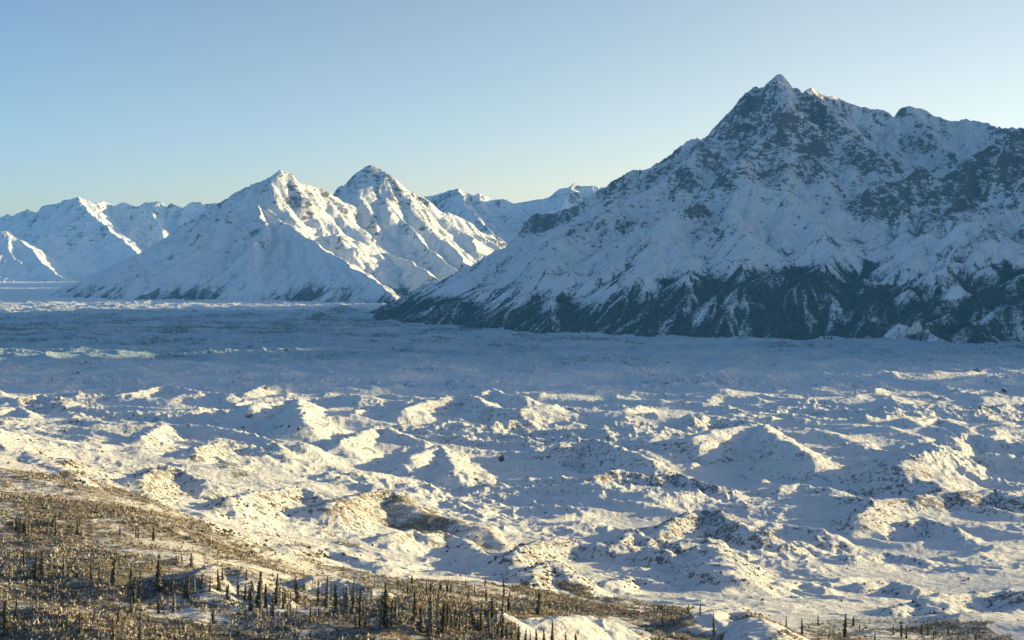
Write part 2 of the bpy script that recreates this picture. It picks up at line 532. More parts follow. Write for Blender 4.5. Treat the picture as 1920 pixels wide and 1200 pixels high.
B2_a = [(600, 378, 11700), (625, 357, 11650), (652, 332, 11600), (670, 320, 11550), (697, 304, 11500), (717, 317, 11480), (737, 331, 11450), (755, 345, 11420), (772, 360, 11400), (790, 372, 11400), (800, 400, 11300),
        (812, 420, 11150), (835, 445, 10800), (855, 470, 10400), (880, 495, 10000)]
B2_b = [(697, 304, 11500), (702, 345, 11300), (708, 390, 11050), (700, 446, 10500), (727, 470, 10200), (765, 487, 9950), (802, 507, 9600), (830, 530, 9250)]
B2_c = [(717, 317, 11480), (740, 390, 11050), (770, 420, 10800), (790, 450, 10500), (820, 475, 10200), (850, 500, 9900)]
C2_a = [(720, 380, 14000), (785, 367, 14400), (827, 364, 14500), (845, 356, 14500), (860, 352, 14500), (875, 359, 14500), (885, 364, 14500), (895, 360, 14500), (910, 371, 14500), (927, 377, 14500), (947, 371, 14500), (965, 380, 14500),
        (995, 372, 14500), (1015, 370, 14500), (1035, 366, 14500), (1055, 356, 14500), (1075, 341, 14500), (1090, 346, 14500), (1110, 344, 14500), (1140, 350, 14500), (1250, 330, 14300)]
C2_b = [(860, 352, 14500), (875, 390, 13900), (905, 415, 13400), (930, 440, 12900), (950, 465, 12300)]
C2_c = [(1075, 341, 14500), (1050, 390, 13900), (1000, 420, 13300), (975, 450, 12700)]
C2_d = [(800, 470, 12300), (850, 458, 12300), (900, 462, 12300), (960, 468, 12200)]
C1_a = [(-260, 400, 18000), (-120, 385, 18000), (-40, 400, 18000), (0, 405, 17900), (24, 402, 17900), (32, 397, 17900), (50, 390, 17900), (60, 393, 17900), (70, 396, 17800), (82, 384, 17700), (107, 380, 17600), (125, 374, 17500), (147, 368, 17500), (157, 373, 17500), (165, 380, 17600),
        (175, 381, 18000), (195, 376, 18300), (207, 385, 18300), (215, 387, 18300), (230, 379, 18300), (257, 386, 18200), (272, 377, 18000), (300, 377, 17900), (312, 385, 17900), (322, 379, 17900), (345, 390, 17900), (362, 377, 17900), (375, 377, 17900), (387, 380, 17900), (430, 378, 17800), (520, 385, 17600)]
C1_b = [(60, 393, 17900), (75, 408, 17300), (92, 415, 17000), (117, 432, 16700), (135, 460, 16300), (160, 490, 15900), (185, 505, 15600), (215, 522, 15200)]
C1_c = [(147, 368, 17500), (165, 395, 17000), (190, 415, 16700), (215, 437, 16400), (245, 460, 16000), (265, 480, 15600), (270, 510, 15000)]
C1_d = [(272, 377, 18000), (285, 400, 17500), (300, 425, 17100), (312, 450, 16600)]
C1_e = [(-120, 470, 15600), (-60, 445, 15800), (12, 431, 15900), (35, 448, 15800), (55, 463, 15600), (80, 490, 15300), (115, 518, 15000)]
C1_f = [(12, 431, 15900), (20, 470, 15500), (45, 500, 15200)]
C1_g = [(92, 415, 17000), (80, 450, 16500), (100, 480, 16100), (145, 520, 15300)]
w = lambda L: [P(*q) for q in L]
ridB = [(3, w(B1_l[:6]), 1.2, 1.05, 200, 0.1, 260), (3, w(B1_l[5:]), 1.05, 0.72, 350, 0.14, 260)] + [(3, w(q), 0.85, 0.48, 350, 0.2, 130) for q in (B1_s1, B1_s2)] + [(3, w(q), 1.0, 0.8, 300, 0.2, 130) for q in (B1_s3, B1_s4)]
ridB += [(3, w(q), 0.8, 0.5, 200, 0.2, 100) for q in B1_ribs]
ridB += [(4, w(B2_a), 1.0, 0.5, 420, 0.14, 260)] + [(4, w(q), 0.9, 0.5, 300, 0.2, 140) for q in (B2_b, B2_c)]
ridB += [(5, w(C2_a), 0.8, 0.42, 600, 0.15, 350), (5, w(C2_b), 0.7, 0.4, 400, 0.2, 200), (5, w(C2_c), 0.7, 0.4, 400, 0.2, 200), (5, w(C2_d), 0.6, 0.4, 300, 0.2, 200)]
ridB += [(6, w(C1_a), 0.8, 0.45, 500, 0.15, 350)] + [(6, w(q), 0.75, 0.45, 350, 0.22, 180) for q in (C1_b, C1_c, C1_d, C1_g)]
ridB += [(7, w(q), 0.75, 0.45, 350, 0.22, 180) for q in (C1_e, C1_f)]
cellB = 15.0 / RES
XB, YB, hB, gB, flB = build_block(-9000, 3200, 7900, 19200, cellB, ridB, 31, (22, 14000, 0.35))
print('block B', XB.shape, round(time.time() - T0, 1))


def sampler(X, Y, h):
    x0, y0 = float(X[0, 0]), float(Y[0, 0])
    c = float(X[0, 1] - X[0, 0])
    H, W = h.shape

    def s(x, y, fill=-999.0):
        fx = (np.asarray(x) - x0) / c
        fy = (np.asarray(y) - y0) / c
        ok = (fx > 0) & (fx < W - 1.01) & (fy > 0) & (fy < H - 1.01)
        fx = np.clip(fx, 0, W - 1.01)
        fy = np.clip(fy, 0, H - 1.01)
        i, j = fx.astype(int), fy.astype(int)
        a, b = fx - i, fy - j
        v = h[j, i] * (1 - a) * (1 - b) + h[j, i + 1] * a * (1 - b) + h[j + 1, i] * (1 - a) * b + h[j + 1, i + 1] * a * b
        return np.where(ok, v, fill)
    return s


sA, sB = sampler(XA, YA, hA), sampler(XB, YB, hB)


def hit_with(fun, px, py, y0, y1, n=6000):
    Y = np.exp(np.linspace(math.log(y0), math.log(y1), n))
    X = (px - 960) / F * Y
    Z = HC + (YH - py) / F * Y
    b = fun(X, Y) > Z
    if not b.any():
        return None
    k = int(np.argmax(b))
    return float(X[k]), float(Y[k]), float(Z[k])


def hit_m(px, py):
    return hit_with(lambda x, y: np.maximum(sA(x, y), sB(x, y)), px, py, 4100, 19000)


# carve the couloirs of the right buttress
def carve(pts, depth, width):
    q = [hit_m(*p) for p in pts]
    q = [a for a in q if a]
    D = np.full(XA.shape, 1e9, f4)
    for a, b in zip(q[:-1], q[1:]):
        dx, dy = b[0] - a[0], b[1] - a[1]
        t = np.clip(((XA - a[0]) * dx + (YA - a[1]) * dy) / (dx * dx + dy * dy + 1e-6), 0, 1)
        np.minimum(D, np.hypot(XA - a[0] - t * dx, YA - a[1] - t * dy), out=D)
    hA[:] = hA - depth * np.exp(-(D / width) ** 2)
    return D


dc1 = carve([(1750, 330), (1735, 350), (1718, 385), (1714, 430)], 45, 22)
dc2 = carve([(1875, 275), (1858, 320), (1840, 365), (1825, 395)], 35, 20)

# rock exposure painted where the photograph has cliffs (pixel, radius px, weight)
ROCKS_A = [(1450, 220, 100, .34), (1560, 290, 90, .36), (1400, 300, 80, .30), (1640, 320, 50, .3), (1400, 210, 45, .5), (1380, 260, 45, .5), (1350, 290, 40, .45), (1461, 170, 30, .35), (1480, 230, 50, .45), (1540, 240, 45, .45), (1560, 290, 45, .5), (1620, 300, 45, .6), (1640, 325, 30, .6),
           (1450, 300, 55, .4), (1520, 330, 40, .45), (1400, 320, 40, .35), (1190, 340, 30, .6), (1215, 330, 22, .5), (1290, 350, 26, .45), (1300, 370, 20, .4), (1310, 420, 34, .6), (1285, 425, 24, .5), (1345, 430, 24, .45),
           (1010, 405, 26, .9), (985, 425, 22, .8), (1040, 395, 20, .6), (1070, 385, 14, .6), (1100, 430, 30, .3), (1130, 455, 24, .4), (1170, 440, 22, .35), (1690, 350, 40, .5), (1625, 370, 36, .8), (1600, 390, 26, .7), (1660, 365, 34, .7),
           (1725, 325, 20, .8), (1710, 350, 22, .7), (1790, 350, 36, .7), (1820, 330, 36, .8), (1850, 300, 40, .8), (1900, 280, 40, .75), (1900, 330, 44, .7), (1760, 380, 34, .6), (1830, 370, 34, .55), (1930, 330, 40, .6), (1560, 385, 14, .4), (1690, 215, 22, .5), (1705, 235, 20, .4), (1390, 480, 22, .2)]
SNOW_A = [(1560, 182, 26, .8), (1610, 205, 40, .8), (1660, 235, 34, .5), (1740, 212, 40, 1.0), (1800, 232, 50, 1.0), (1860, 228, 30, .9), (1590, 215, 30, .6), (1480, 170, 12, .6), (1430, 400, 48, .6), (1500, 375, 36, .6), (1560, 350, 20, .3), (1230, 300, 18, .4), (1110, 400, 28, .4), (1250, 460, 40, .4), (1140, 540, 40, .2), (1620, 440, 60, .6), (1560, 450, 60, .5), (1780, 450, 50, .6), (1850, 450, 50, .4), (1716, 390, 11, .9), (1735, 350, 8, .9), (1860, 330, 8, .7), (1845, 360, 8, .7), (1590, 190, 30, .4), (1760, 240, 36, .6), (1820, 250, 34, .6), (1640, 270, 14, .5), (1870, 240, 14, .3)]
ROCKS_B = [(710, 370, 22, .55), (700, 400, 20, .55), (715, 350, 26, .35), (770, 375, 22, .45), (790, 400, 18, .45), (590, 360, 24, .45), (610, 365, 18, .45), (640, 395, 14, .3), (560, 345, 14, .35), (695, 430, 12, .5), (535, 325, 10, .3),
           (360, 470, 26, .25), (300, 500, 26, .25), (390, 430, 26, .2), (60, 435, 30, .3), (100, 445, 26, .3), (150, 450, 24, .3), (180, 470, 20, .3), (930, 430, 22, .3), (920, 445, 18, .3), (875, 395, 12, .3), (170, 395, 12, .2)]


def paint(X, Y, lst):
    r = np.zeros(X.shape, f4)
    for px, py, rad, wgt in lst:
        p = hit_m(px, py)
        if not p:
            continue
        R = rad / F * p[1]
        d2 = ((X - p[0]) ** 2 + ((Y - p[1]) / 1.5) ** 2) / (R * R)
        r = np.maximum(r, wgt * np.exp(-d2))
    return r


def lic(h, seed, n=14):
    H, W = h.shape
    r = np.random.default_rng(seed)
    nz = r.standard_normal((H, W)).astype(f4)
    nz = nz + 1.5 * blur(r.standard_normal((H, W)).astype(f4), 2)
    hs = blur(h, 2)
    gy, gx = np.gradient(hs)
    l = np.sqrt(gx * gx + gy * gy) + 1e-6
    gx, gy = gx / l, gy / l
    acc = nz.copy()
    jj, ii = np.meshgrid(np.arange(H, dtype=f4), np.arange(W, dtype=f4), indexing='ij')
    for sgn in (1, -1):
        x, y = ii.copy(), jj.copy()
        for _ in range(n):
            k, q = np.clip(np.rint(y).astype(np.int32), 0, H - 1), np.clip(np.rint(x).astype(np.int32), 0, W - 1)
            x = x + sgn * gx[k, q]
            y = y + sgn * gy[k, q]
            k, q = np.clip(np.rint(y).astype(np.int32), 0, H - 1), np.clip(np.rint(x).astype(np.int32), 0, W - 1)
            acc += nz[k, q]
    acc -= acc.mean()
    return (acc / acc.std()).astype(f4)


def attrs_for(X, Y, h, flow, cell, rocks, snows, tree):
    gy, gx = np.gradient(0.4 * h + 0.6 * blur(h, 8), cell)
    sl = np.sqrt(gx * gx + gy * gy)
    hs = blur(h, 5)
    conv = np.clip((h - hs) / cell * 1.2, -1, 1)
    rk = 0.46 * sstep(0.85, 1.6, sl) + 0.14 * sstep(250, 700, h) + 0.22 * conv - 0.02
    rk = rk + paint(X, Y, rocks) * 0.72
    if snows:
        rk = rk - paint(X, Y, snows) * 0.6
    rk = rk - 0.30 * sstep(2.0, 5.0, np.log1p(flow)) * 0
    fl = np.log1p(flow)
    fl = (fl - np.median(fl)) / (fl.std() + 1e-6)
    st = lic(h, 5)
    rk = rk + 0.15 * st
    rk = np.where(rk > 0.36, 0.36 + (rk - 0.36) * 0.52, rk)
    tree = np.interp(X, [-600, 300, 900, 1500, 2200], [90, 120, 235, 240, 200]) if tree > 150 else tree
    tl = tree + 35 * pnoise(X / 520, Y / 520, 5) + 14 * pnoise(X / 90, Y / 90, 6)
    fo = sstep(tl + 60, tl - 50, h) * (0.80 + 0.10 * fl + 0.20 * st + 0.45 * fbm(X + 0.6 * Y, Y * 0.8, 260, 3, 0.5, 77) + 0.15 * pnoise(X / 160, Y / 160, 9))
    fo = fo + 0.36 * sstep(tl + 430, tl, h) * np.clip(0.35 * fl + 1.1 * st, 0, 2.2)
    return rk.astype(f4), fo.astype(f4), sl


rkA, foA, slA = attrs_for(XA, YA, hA, flA, cellA, ROCKS_A, SNOW_A, 225.0)
rkB, foB, slB = attrs_for(XB, YB, hB, flB, cellB, [(a, b, c, d * .6) for a, b, c, d in ROCKS_B], None, 60.0)
rkB = rkB - 0.07
foB = foB * sstep(13000, 11000, YB) * 0.55
# snowy fan and gravel flats at the foot
p1 = P(1290, 600, 5900)

NAMES = {1: ('mountain', 'tall pointed rocky peak at the right with snow in its gullies', M_MASSIF),
         2: ('mountain', 'nearer dark buttress at the right edge above the forested slope', M_MASSIF),
         3: ('mountain', 'broad snowy mountain left of centre with sunlit ribs on its flank', M_FAR),
         4: ('mountain', 'sharp white pyramid peak just left of centre behind the broad mountain', M_FAR),
         5: ('mountain', 'low distant snowy range in the gap between the big peaks', M_FAR),
         6: ('mountain', 'distant snowy range along the left horizon', M_FAR),
         7: ('mountain', 'small sunlit foothill at the far left edge', M_FAR)}


def put_blocks(X, Y, h, g, attrs, ids):
    V = np.stack([X.ravel(), Y.ravel(), h.ravel()], -1)
    nr, nc = X.shape
    fg = g[:-1, :-1]
    hm = np.maximum(np.maximum(h[:-1, :-1], h[1:, 1:]), np.maximum(h[1:, :-1], h[:-1, 1:]))
    for i in ids:
        k = (fg == i) & (hm > -25)
        if k.sum() < 10:
            continue
        n, lab, m = NAMES[i]
        o = grid_mesh(n, V, nr, nc, attrs=attrs, mat=m, keep=k)
        tag(o, lab, kind='structure')


put_blocks(XA, YA, hA, gA, {'rock': rkA, 'forest': foA}, (1, 2))
put_blocks(XB, YB, hB, gB, {'rock': rkB, 'forest': foB}, (3, 4, 5, 6, 7))
print('mountains', round(time.time() - T0, 1))

# ================================================================== GROUND (glacier + near hillside)
CTRL = [(-300, 1200, 350), (0, 1200, 350), (480, 1200, 350), (960, 1200, 365), (1200, 1200, 420), (1440, 1200, 500), (1920, 1200, 520), (2200, 1200, 520),
        (-300, 1500, 250), (480, 1500, 250), (960, 1500, 260), (1440, 1500, 290), (1920, 1500, 300), (2300, 1500, 300), (-600, 2500, 130), (960, 2500, 135), (2500, 2500, 140), (-800, 1150, 380), (2600, 1250, 480), (2600, 1500, 300), (-900, 900, 700), (2700, 1160, 700),
        (0, 1080, 430), (240, 1080, 430), (480, 1100, 440), (700, 1120, 445), (900, 1140, 460),
        (0, 960, 560), (250, 965, 600), (430, 1010, 620), (600, 1070, 620), (800, 1095, 620), (1000, 1120, 620), (1250, 1150, 620),
        (0, 885, 720), (150, 905, 740), (300, 950, 800), (-300, 860, 720), (1500, 1160, 660), (1920, 1165, 680), (2200, 1165, 680),
        (0, 830, 900), (110, 870, 950), (220, 920, 980), (480, 985, 960), (700, 1045, 920), (960, 1080, 900), (1200, 1110, 860), (1500, 1135, 820), (1920, 1140, 800),
        (0, 800, 1500), (300, 850, 1500), (600, 900, 1500), (-300, 790, 1500), (960, 965, 1480), (1300, 985, 1450), (1700, 1000, 1430), (2100, 1000, 1430)]
for yy in (2100, 2800, 4000, 6500, 12000, 25000):
    for pp in (-900, -300, 200, 700, 1200, 1700, 2300, 3000):
        zz = {2100: 18, 2800: 4}.get(yy, 0)
        if yy == 2100 and pp < 300:
            zz = 30
        CTRL.append((pp, YH + (HC - zz) / yy * F, yy))
cp = np.array([P(*c) for c in CTRL])
KU = 4.0


def tps_feat(X, Y):
    return X / Y * KU, np.log(Y)


cu, cv = tps_feat(cp[:, 0], cp[:, 1])


def U(r2):
    return 0.5 * r2 * np.log(r2 + 1e-9)


nC = len(cu)
A = np.zeros((nC + 3, nC + 3))
A[:nC, :nC] = U((cu[:, None] - cu) ** 2 + (cv[:, None] - cv) ** 2) + np.eye(nC) * 0.004
A[:nC, nC:] = np.stack([np.ones(nC), cu, cv], 1)
A[nC:, :nC] = A[:nC, nC:].T
sol = np.linalg.solve(A, np.concatenate([cp[:, 2], np.zeros(3)]))


def base(X, Y):
    u, v = tps_feat(np.asarray(X, float), np.asarray(Y, float))
    z = sol[nC] + sol[nC + 1] * u + sol[nC + 2] * v
    for i in range(nC):
        z = z + sol[i] * U((u - cu[i]) ** 2 + (v - cv[i]) ** 2)
    return z


def coarse_base():
    us = np.linspace(-1.5, 1.5, 160)
    vs = np.linspace(math.log(100), math.log(32000), 260)
    Uc, Vc = np.meshgrid(us, vs)
    Yc = np.exp(Vc)
    return us, vs, base(Uc * Yc, Yc)


_us, _vs, _bz = coarse_base()


def cbase(X, Y):
    u = np.clip((X / Y - _us[0]) / (_us[1] - _us[0]), 0, len(_us) - 1.01)
    v = np.clip((np.log(Y) - _vs[0]) / (_vs[1] - _vs[0]), 0, len(_vs) - 1.01)
    i, j = u.astype(int), v.astype(int)
    a, b = u - i, v - j
    return (_bz[j, i] * (1 - a) * (1 - b) + _bz[j, i + 1] * a * (1 - b) + _bz[j + 1, i] * (1 - a) * b + _bz[j + 1, i + 1] * a * b).astype(f4)


uin = np.linspace(-0.392, 0.392, int(1300 * RES))
ext = 0.392 + 1.0 * np.linspace(0, 1, 111)[1:] ** 1.6
us = np.concatenate([-ext[::-1], uin, ext])
v1 = np.exp(np.linspace(math.log(120), math.log(330), 60)[:-1])
v2 = np.exp(np.linspace(math.log(330), math.log(5200), int(1350 * RES))[:-1])
v3 = np.exp(np.linspace(math.log(5200), math.log(9500), int(220 * RES))[:-1])
v4 = np.exp(np.linspace(math.log(9500), math.log(32000), 90))
ys = np.concatenate([v1, v2, v3, v4])
Yg = np.repeat(ys[:, None], len(us), 1).astype(f4)
Xg = (Yg * us[None, :]).astype(f4)
print('ground grid', Xg.shape)
zb = cbase(Xg, Yg)

# ---- named mounds: (crest pixels, height above the base, flank slope, flare length, debris)
MO = [
    ([(467, 757), (520, 750), (557, 742), (563, 765), (572, 795)], 42, .55, 120, 0),
    ([(222, 738), (280, 728), (312, 720), (345, 728), (385, 734), (430, 738)], 22, .5, 60, 0),
    ([(460, 735), (495, 722), (560, 719), (640, 716), (700, 722)], 20, .4, 90, .1),
    ([(263, 820), (285, 806), (303, 793), (370, 795), (430, 803), (500, 822), (530, 838)], 26, .5, 80, .05),
    ([(365, 842), (385, 833), (415, 828), (470, 832), (530, 850)], 20, .5, 80, .12),
    ([(640, 826), (672, 812), (703, 800), (725, 798), (750, 812), (790, 822)], 30, .5, 90, .15),
    ([(773, 855), (800, 843), (823, 832), (840, 850), (850, 870)], 26, .55, 60, .05),
    ([(813, 792), (860, 789), (875, 795), (930, 790), (985, 786)], 20, .5, 70, 0),
    ([(905, 735), (924, 727), (945, 738), (985, 742)], 20, .5, 60, 0),
    ([(760, 765), (803, 750), (840, 742), (890, 742), (917, 760), (970, 765), (1040, 757)], 34, .5, 130, .05),
    ([(1040, 833), (1067, 827), (1113, 822), (1157, 837), (1190, 848), (1223, 860)], 24, .5, 80, .08),
    ([(1297, 818), (1350, 803), (1423, 792), (1440, 805), (1480, 830), (1520, 850)], 36, .5, 120, 0),
    ([(1300, 788), (1330, 777), (1375, 784), (1420, 790)], 18, .5, 60, 0),
    ([(1690, 866), (1740, 842), (1775, 826), (1813, 810), (1860, 822), (1920, 828), (1990, 838)], 40, .5, 130, .12),
    ([(1715, 790), (1757, 782), (1790, 792), (1813, 802)], 22, .5, 80, .08),
    ([(1610, 962), (1635, 946), (1663, 934), (1715, 930), (1763, 922), (1810, 924), (1863, 916), (1910, 928), (1960, 930)], 26, .6, 60, .45),
    ([(1700, 975), (1727, 967), (1760, 978), (1800, 992)], 14, .5, 50, .3),
    ([(1237, 988), (1262, 974), (1282, 965), (1310, 954), (1342, 956), (1370, 970), (1397, 984), (1425, 991)], 30, .6, 60, .5),
    ([(1155, 1020), (1175, 1004), (1192, 989), (1205, 1004), (1222, 1018)], 22, .75, 30, .3),
    ([(960, 1037), (985, 1022), (1015, 1012), (1077, 1011), (1120, 1016), (1150, 1021), (1210, 1022), (1255, 1034)], 22, .6, 60, .33),
    ([(1290, 1012), (1310, 1006), (1325, 1008), (1347, 1037), (1372, 1072), (1400, 1105), (1435, 1137)], 26, .55, 70, .3),
    ([(990, 1075), (1012, 1064), (1035, 1051), (1055, 1064), (1080, 1082)], 15, .6, 40, .4),
    ([(1145, 1092), (1165, 1083), (1185, 1077), (1210, 1084), (1240, 1092)], 9, .5, 30, .15),
    ([(615, 945), (660, 932), (705, 917), (742, 918), (762, 942), (805, 960), (905, 986)], 26, .55, 70, .4),
    ([(440, 932), (480, 921), (530, 916), (567, 911), (600, 926), (625, 941)], 20, .55, 60, .2),
    ([(730, 1001), (772, 992), (800, 1003), (827, 995), (870, 1009), (917, 1040)], 14, .5, 50, .12),
    ([(480, 1040), (540, 1028), (605, 1024), (655, 1039), (730, 1060)], 12, .45, 50, .25),
    ([(385, 1072), (410, 1058), (440, 1068), (475, 1079)], 7, .5, 20, .05),
    ([(1330, 1150), (1350, 1142), (1375, 1139), (1400, 1147), (1425, 1158), (1450, 1180)], 9, .5, 30, 0),
    ([(1672, 1141), (1700, 1133), (1722, 1130), (1750, 1137), (1772, 1147)], 7, .5, 20, .3),
    ([(1740, 1118), (1770, 1112), (1815, 1109), (1877, 1105), (1930, 1110)], 14, .5, 50, .25),
    ([(1445, 1097), (1480, 1090), (1510, 1089), (1545, 1100)], 9, .45, 30, .15),
    ([(1610, 1092), (1650, 1089), (1680, 1088), (1710, 1097)], 7, .45, 30, .35),
    ([(100, 880), (122, 872), (140, 864), (175, 877), (205, 898), (235, 922)], 16, .55, 45, .15),
    ([(262, 898), (285, 885), (320, 872), (345, 880), (362, 892), (400, 905)], 18, .55, 50, .25),
    ([(-40, 818), (0, 826), (67, 846), (100, 866), (150, 892), (217, 917)], 10, .4, 90, 0),
    ([(0, 768), (35, 762), (60, 775)], 18, .5, 60, .1),
    ([(30, 745), (75, 738), (110, 745), (120, 760)], 22, .5, 60, .1),
    ([(600, 1080), (640, 1085), (700, 1100)], 4, .4, 30, 0),
    ([(880, 1150), (910, 1141), (945, 1155)], 5, .4, 20, 0),
    ([(1040, 1160), (1090, 1152), (1150, 1165)], 6, .4, 25, 0),
    ([(1440, 985), (1465, 980), (1540, 992)], 12, .4, 60, .1),
    ([(1600, 1040), (1660, 1035), (1730, 1042)], 10, .4, 50, .15),
    ([(600, 583), (640, 571), (665, 578)], 45, .5, 160, 0),
    ([(1560, 915), (1500, 905), (1450, 912)], 10, .35, 80, .1),
    ([(1100, 900), (1160, 880), (1200, 884)], 22, .5, 60, .3),
    ([(1230, 893), (1262, 886), (1300, 898), (1345, 910)], 20, .5, 60, .25),
    ([(1600, 880), (1640, 870), (1700, 892), (1760, 905)], 18, .45, 80, .1),
    ([(20, 720), (60, 727)], 14, .5, 60, 0), ([(1180, 700), (1215, 707), (1260, 712)], 22, .5, 60, 0),
    ([(1440, 700), (1500, 697), (1600, 703), (1650, 716)], 22, .4, 80, .05), ([(1640, 728), (1650, 726)], 26, .6, 40, 0),
]


def solve_mound(px, py, hm):
    # first try intersections of the sight line with base + height
    Y = np.exp(np.linspace(math.log(340), math.log(9500), 3000))
    X = (px - 960) / F * Y
    Z = HC + (YH - py) / F * Y
    b = cbase(X, Y) + hm > Z
    if not b.any():
        return None
    k = int(np.argmax(b))
    if hm > 0:
        b0 = cbase(X, Y) > Z
        k0 = int(np.argmax(b0)) if b0.any() else len(Y) - 1
        k = max(k, int(np.searchsorted(Y, 0.80 * Y[k0])))
    return float(X[k]), float(Y[k]), float(Z[k])


# procedural hummocks
wx = 55 * pnoise(Xg / 260, Yg / 260, 21) + 18 * pnoise(Xg / 80, Yg / 80, 22)
wy = 55 * pnoise(Xg / 260, Yg / 260, 23) + 18 * pnoise(Xg / 80, Yg / 80, 24)
far = sstep(900, 1900, Yg)
n1 = fbm((Xg + wx) * 0.6, Yg + wy, 300, 2, 0.5, 31, True)
n2 = fbm((Xg + wx * .6) * 0.65, Yg + wy * .6, 115, 3, 0.5, 41, True)
n3 = fbm(Xg, Yg, 300, 3, 0.5, 51)
amp = 3 + 7.5 * far
calm = 1 - 0.35 * sstep(3300, 5500, Yg)
hum = (amp * (n1 - 0.45) * 1.5 + (5.5 + 9 * far) * (n2 - 0.45) + (3 + 8 * far) * n3) * calm
near_w = sstep(260, 420, Yg)
hum *= 0.35 + 0.65 * near_w
zg = zb + hum

deb_shade = np.zeros(Xg.shape, f4)
dist_m = np.full(Xg.shape, 1e9, f4)
lnY = np.log(ys)
for k, (pts, hm, sl, fl, db) in enumerate(MO):
    hm = hm * 0.64
    db = db * 0.8
    W3 = [solve_mound(px, py, hm) for px, py in pts]
    W3 = [a for a in W3 if a]
    if len(W3) < 2:
        continue
    # keep crest distances continuous
    ymed = np.median([a[1] for a in W3])
    W3 = [a for a in W3 if abs(math.log(a[1] / ymed)) < 0.22]
    if len(W3) < 2:
        continue
    # insert mid points with a little relief so that the crest is not a ruled line
    W3 = [(a[0], a[1], a[2] - float(cbase(np.array([a[0]]), np.array([a[1]]))[0])) for a in W3]
    R = hm / sl * 3.2 + 1.0 * fl
    ya, yb = min(a[1] for a in W3) - R, max(a[1] for a in W3) + R
    r0, r1 = np.searchsorted(ys, max(ya, 125)), np.searchsorted(ys, yb)
    xa, xb = min(a[0] for a in W3) - R, max(a[0] for a in W3) + R
    c0 = np.searchsorted(us, min(xa / max(ya, 125), xa / yb))
    c1 = np.searchsorted(us, max(xb / max(ya, 125), xb / yb))
    print('mound', k, [tuple(round(q) for q in a) for a in W3][:3], len(W3), 'of', len(pts)) if len(W3) < len(pts) else None
    if r1 - r0 < 3 or c1 - c0 < 3:
        continue
    sX, sY = Xg[r0:r1, c0:c1], Yg[r0:r1, c0:c1]
    wob = hm * 0.5
    q = hm * 4.0
    dxw = wob * 0.5 * pnoise(sX / q * 2, sY / q * 2, 60 + k)
    dyw = wob * 0.5 * pnoise(sX / q * 2, sY / q * 2, 160 + k)
    out = np.full(sX.shape, -999, f4)
    seg_field(sX + dxw, sY + dyw, W3, sl * 1.15, sl * 0.38, fl, 0.22, hm * 2.0, 70 + k, out, rnd=hm * (0.8 if ymed < 1100 else 0.25))
    out += zb[r0:r1, c0:c1] + hm * 0.20 * (fbm(sX + dxw, sY + dyw, hm * 2.2, 4, 0.5, 90 + k, True) - 0.5)
    sm = hm * 0.12
    cur = zg[r0:r1, c0:c1]
    m = np.clip(0.5 + 0.5 * (out - cur) / sm, 0, 1)
    zg[r0:r1, c0:c1] = cur * (1 - m) + out * m + sm * m * (1 - m)
    above = np.clip((out - zb[r0:r1, c0:c1]) / hm, 0, 1)
    deb_shade[r0:r1, c0:c1] = np.maximum(deb_shade[r0:r1, c0:c1], db * m * (0.35 + 0.65 * above))
# small relief everywhere, denser ridges on the ice
ca, sa = math.cos(0.6), math.sin(0.6)
Xr, Yr = Xg * ca - Yg * sa, Xg * sa + Yg * ca
pm = 0.12 + 1.05 * sstep(-0.35, 0.5, pnoise(Xg / 330, Yg / 330, 301) + 0.5 * pnoise(Xg / 120, Yg / 120, 302))
zg += pm * (1.9 + 2.0 * far) * (fbm((Xr + wx * .3) * 0.4, Yr + wy * .3, 38, 4, 0.5, 131, True) - 0.4)
zg += pm * (0.9 + 3.8 * far) * (fbm((Xg + wx * .2) * 0.7, Yg + wy * .2, 42, 4, 0.55, 121, True) - 0.4) 
zg += 9 * sstep(3400, 4600, Yg) * (fbm(Xg * 0.5 + wx * .4, Yg + wy * .4, 140, 4, 0.55, 161, True) - 0.45)
zg += (1.2 + 1.8 * far) * (fbm(Xg - wy * .15, Yg + wx * .15, 19, 3, 0.5, 151, True) - 0.4) * pm
zg += (0.5 + 0.7 * far) * fbm(Xg, Yg, 11, 3, 0.6, 141)
# valley floor rises under the far ranges, and tilts up against the massif
zg = np.where(Yg > 9500, zg * 0.6, zg).astype(f4)
print('ground heights', round(time.time() - T0, 1))


def sG(x, y):
    x = np.asarray(x, float)
    y = np.asarray(y, float)
    ui = np.interp(x / y, us, np.arange(len(us)))
    vi = np.interp(np.log(y), lnY, np.arange(len(ys)))
    i = np.clip(ui.astype(int), 0, len(us) - 2)
    j = np.clip(vi.astype(int), 0, len(ys) - 2)
    a, b = ui - i, vi - j
    return zg[j, i] * (1 - a) * (1 - b) + zg[j, i + 1] * a * (1 - b) + zg[j + 1, i] * (1 - a) * b + zg[j + 1, i + 1] * a * b


def hit_g(px, py, y0=330, y1=9000):
    return hit_with(sG, px, py, y0, y1)


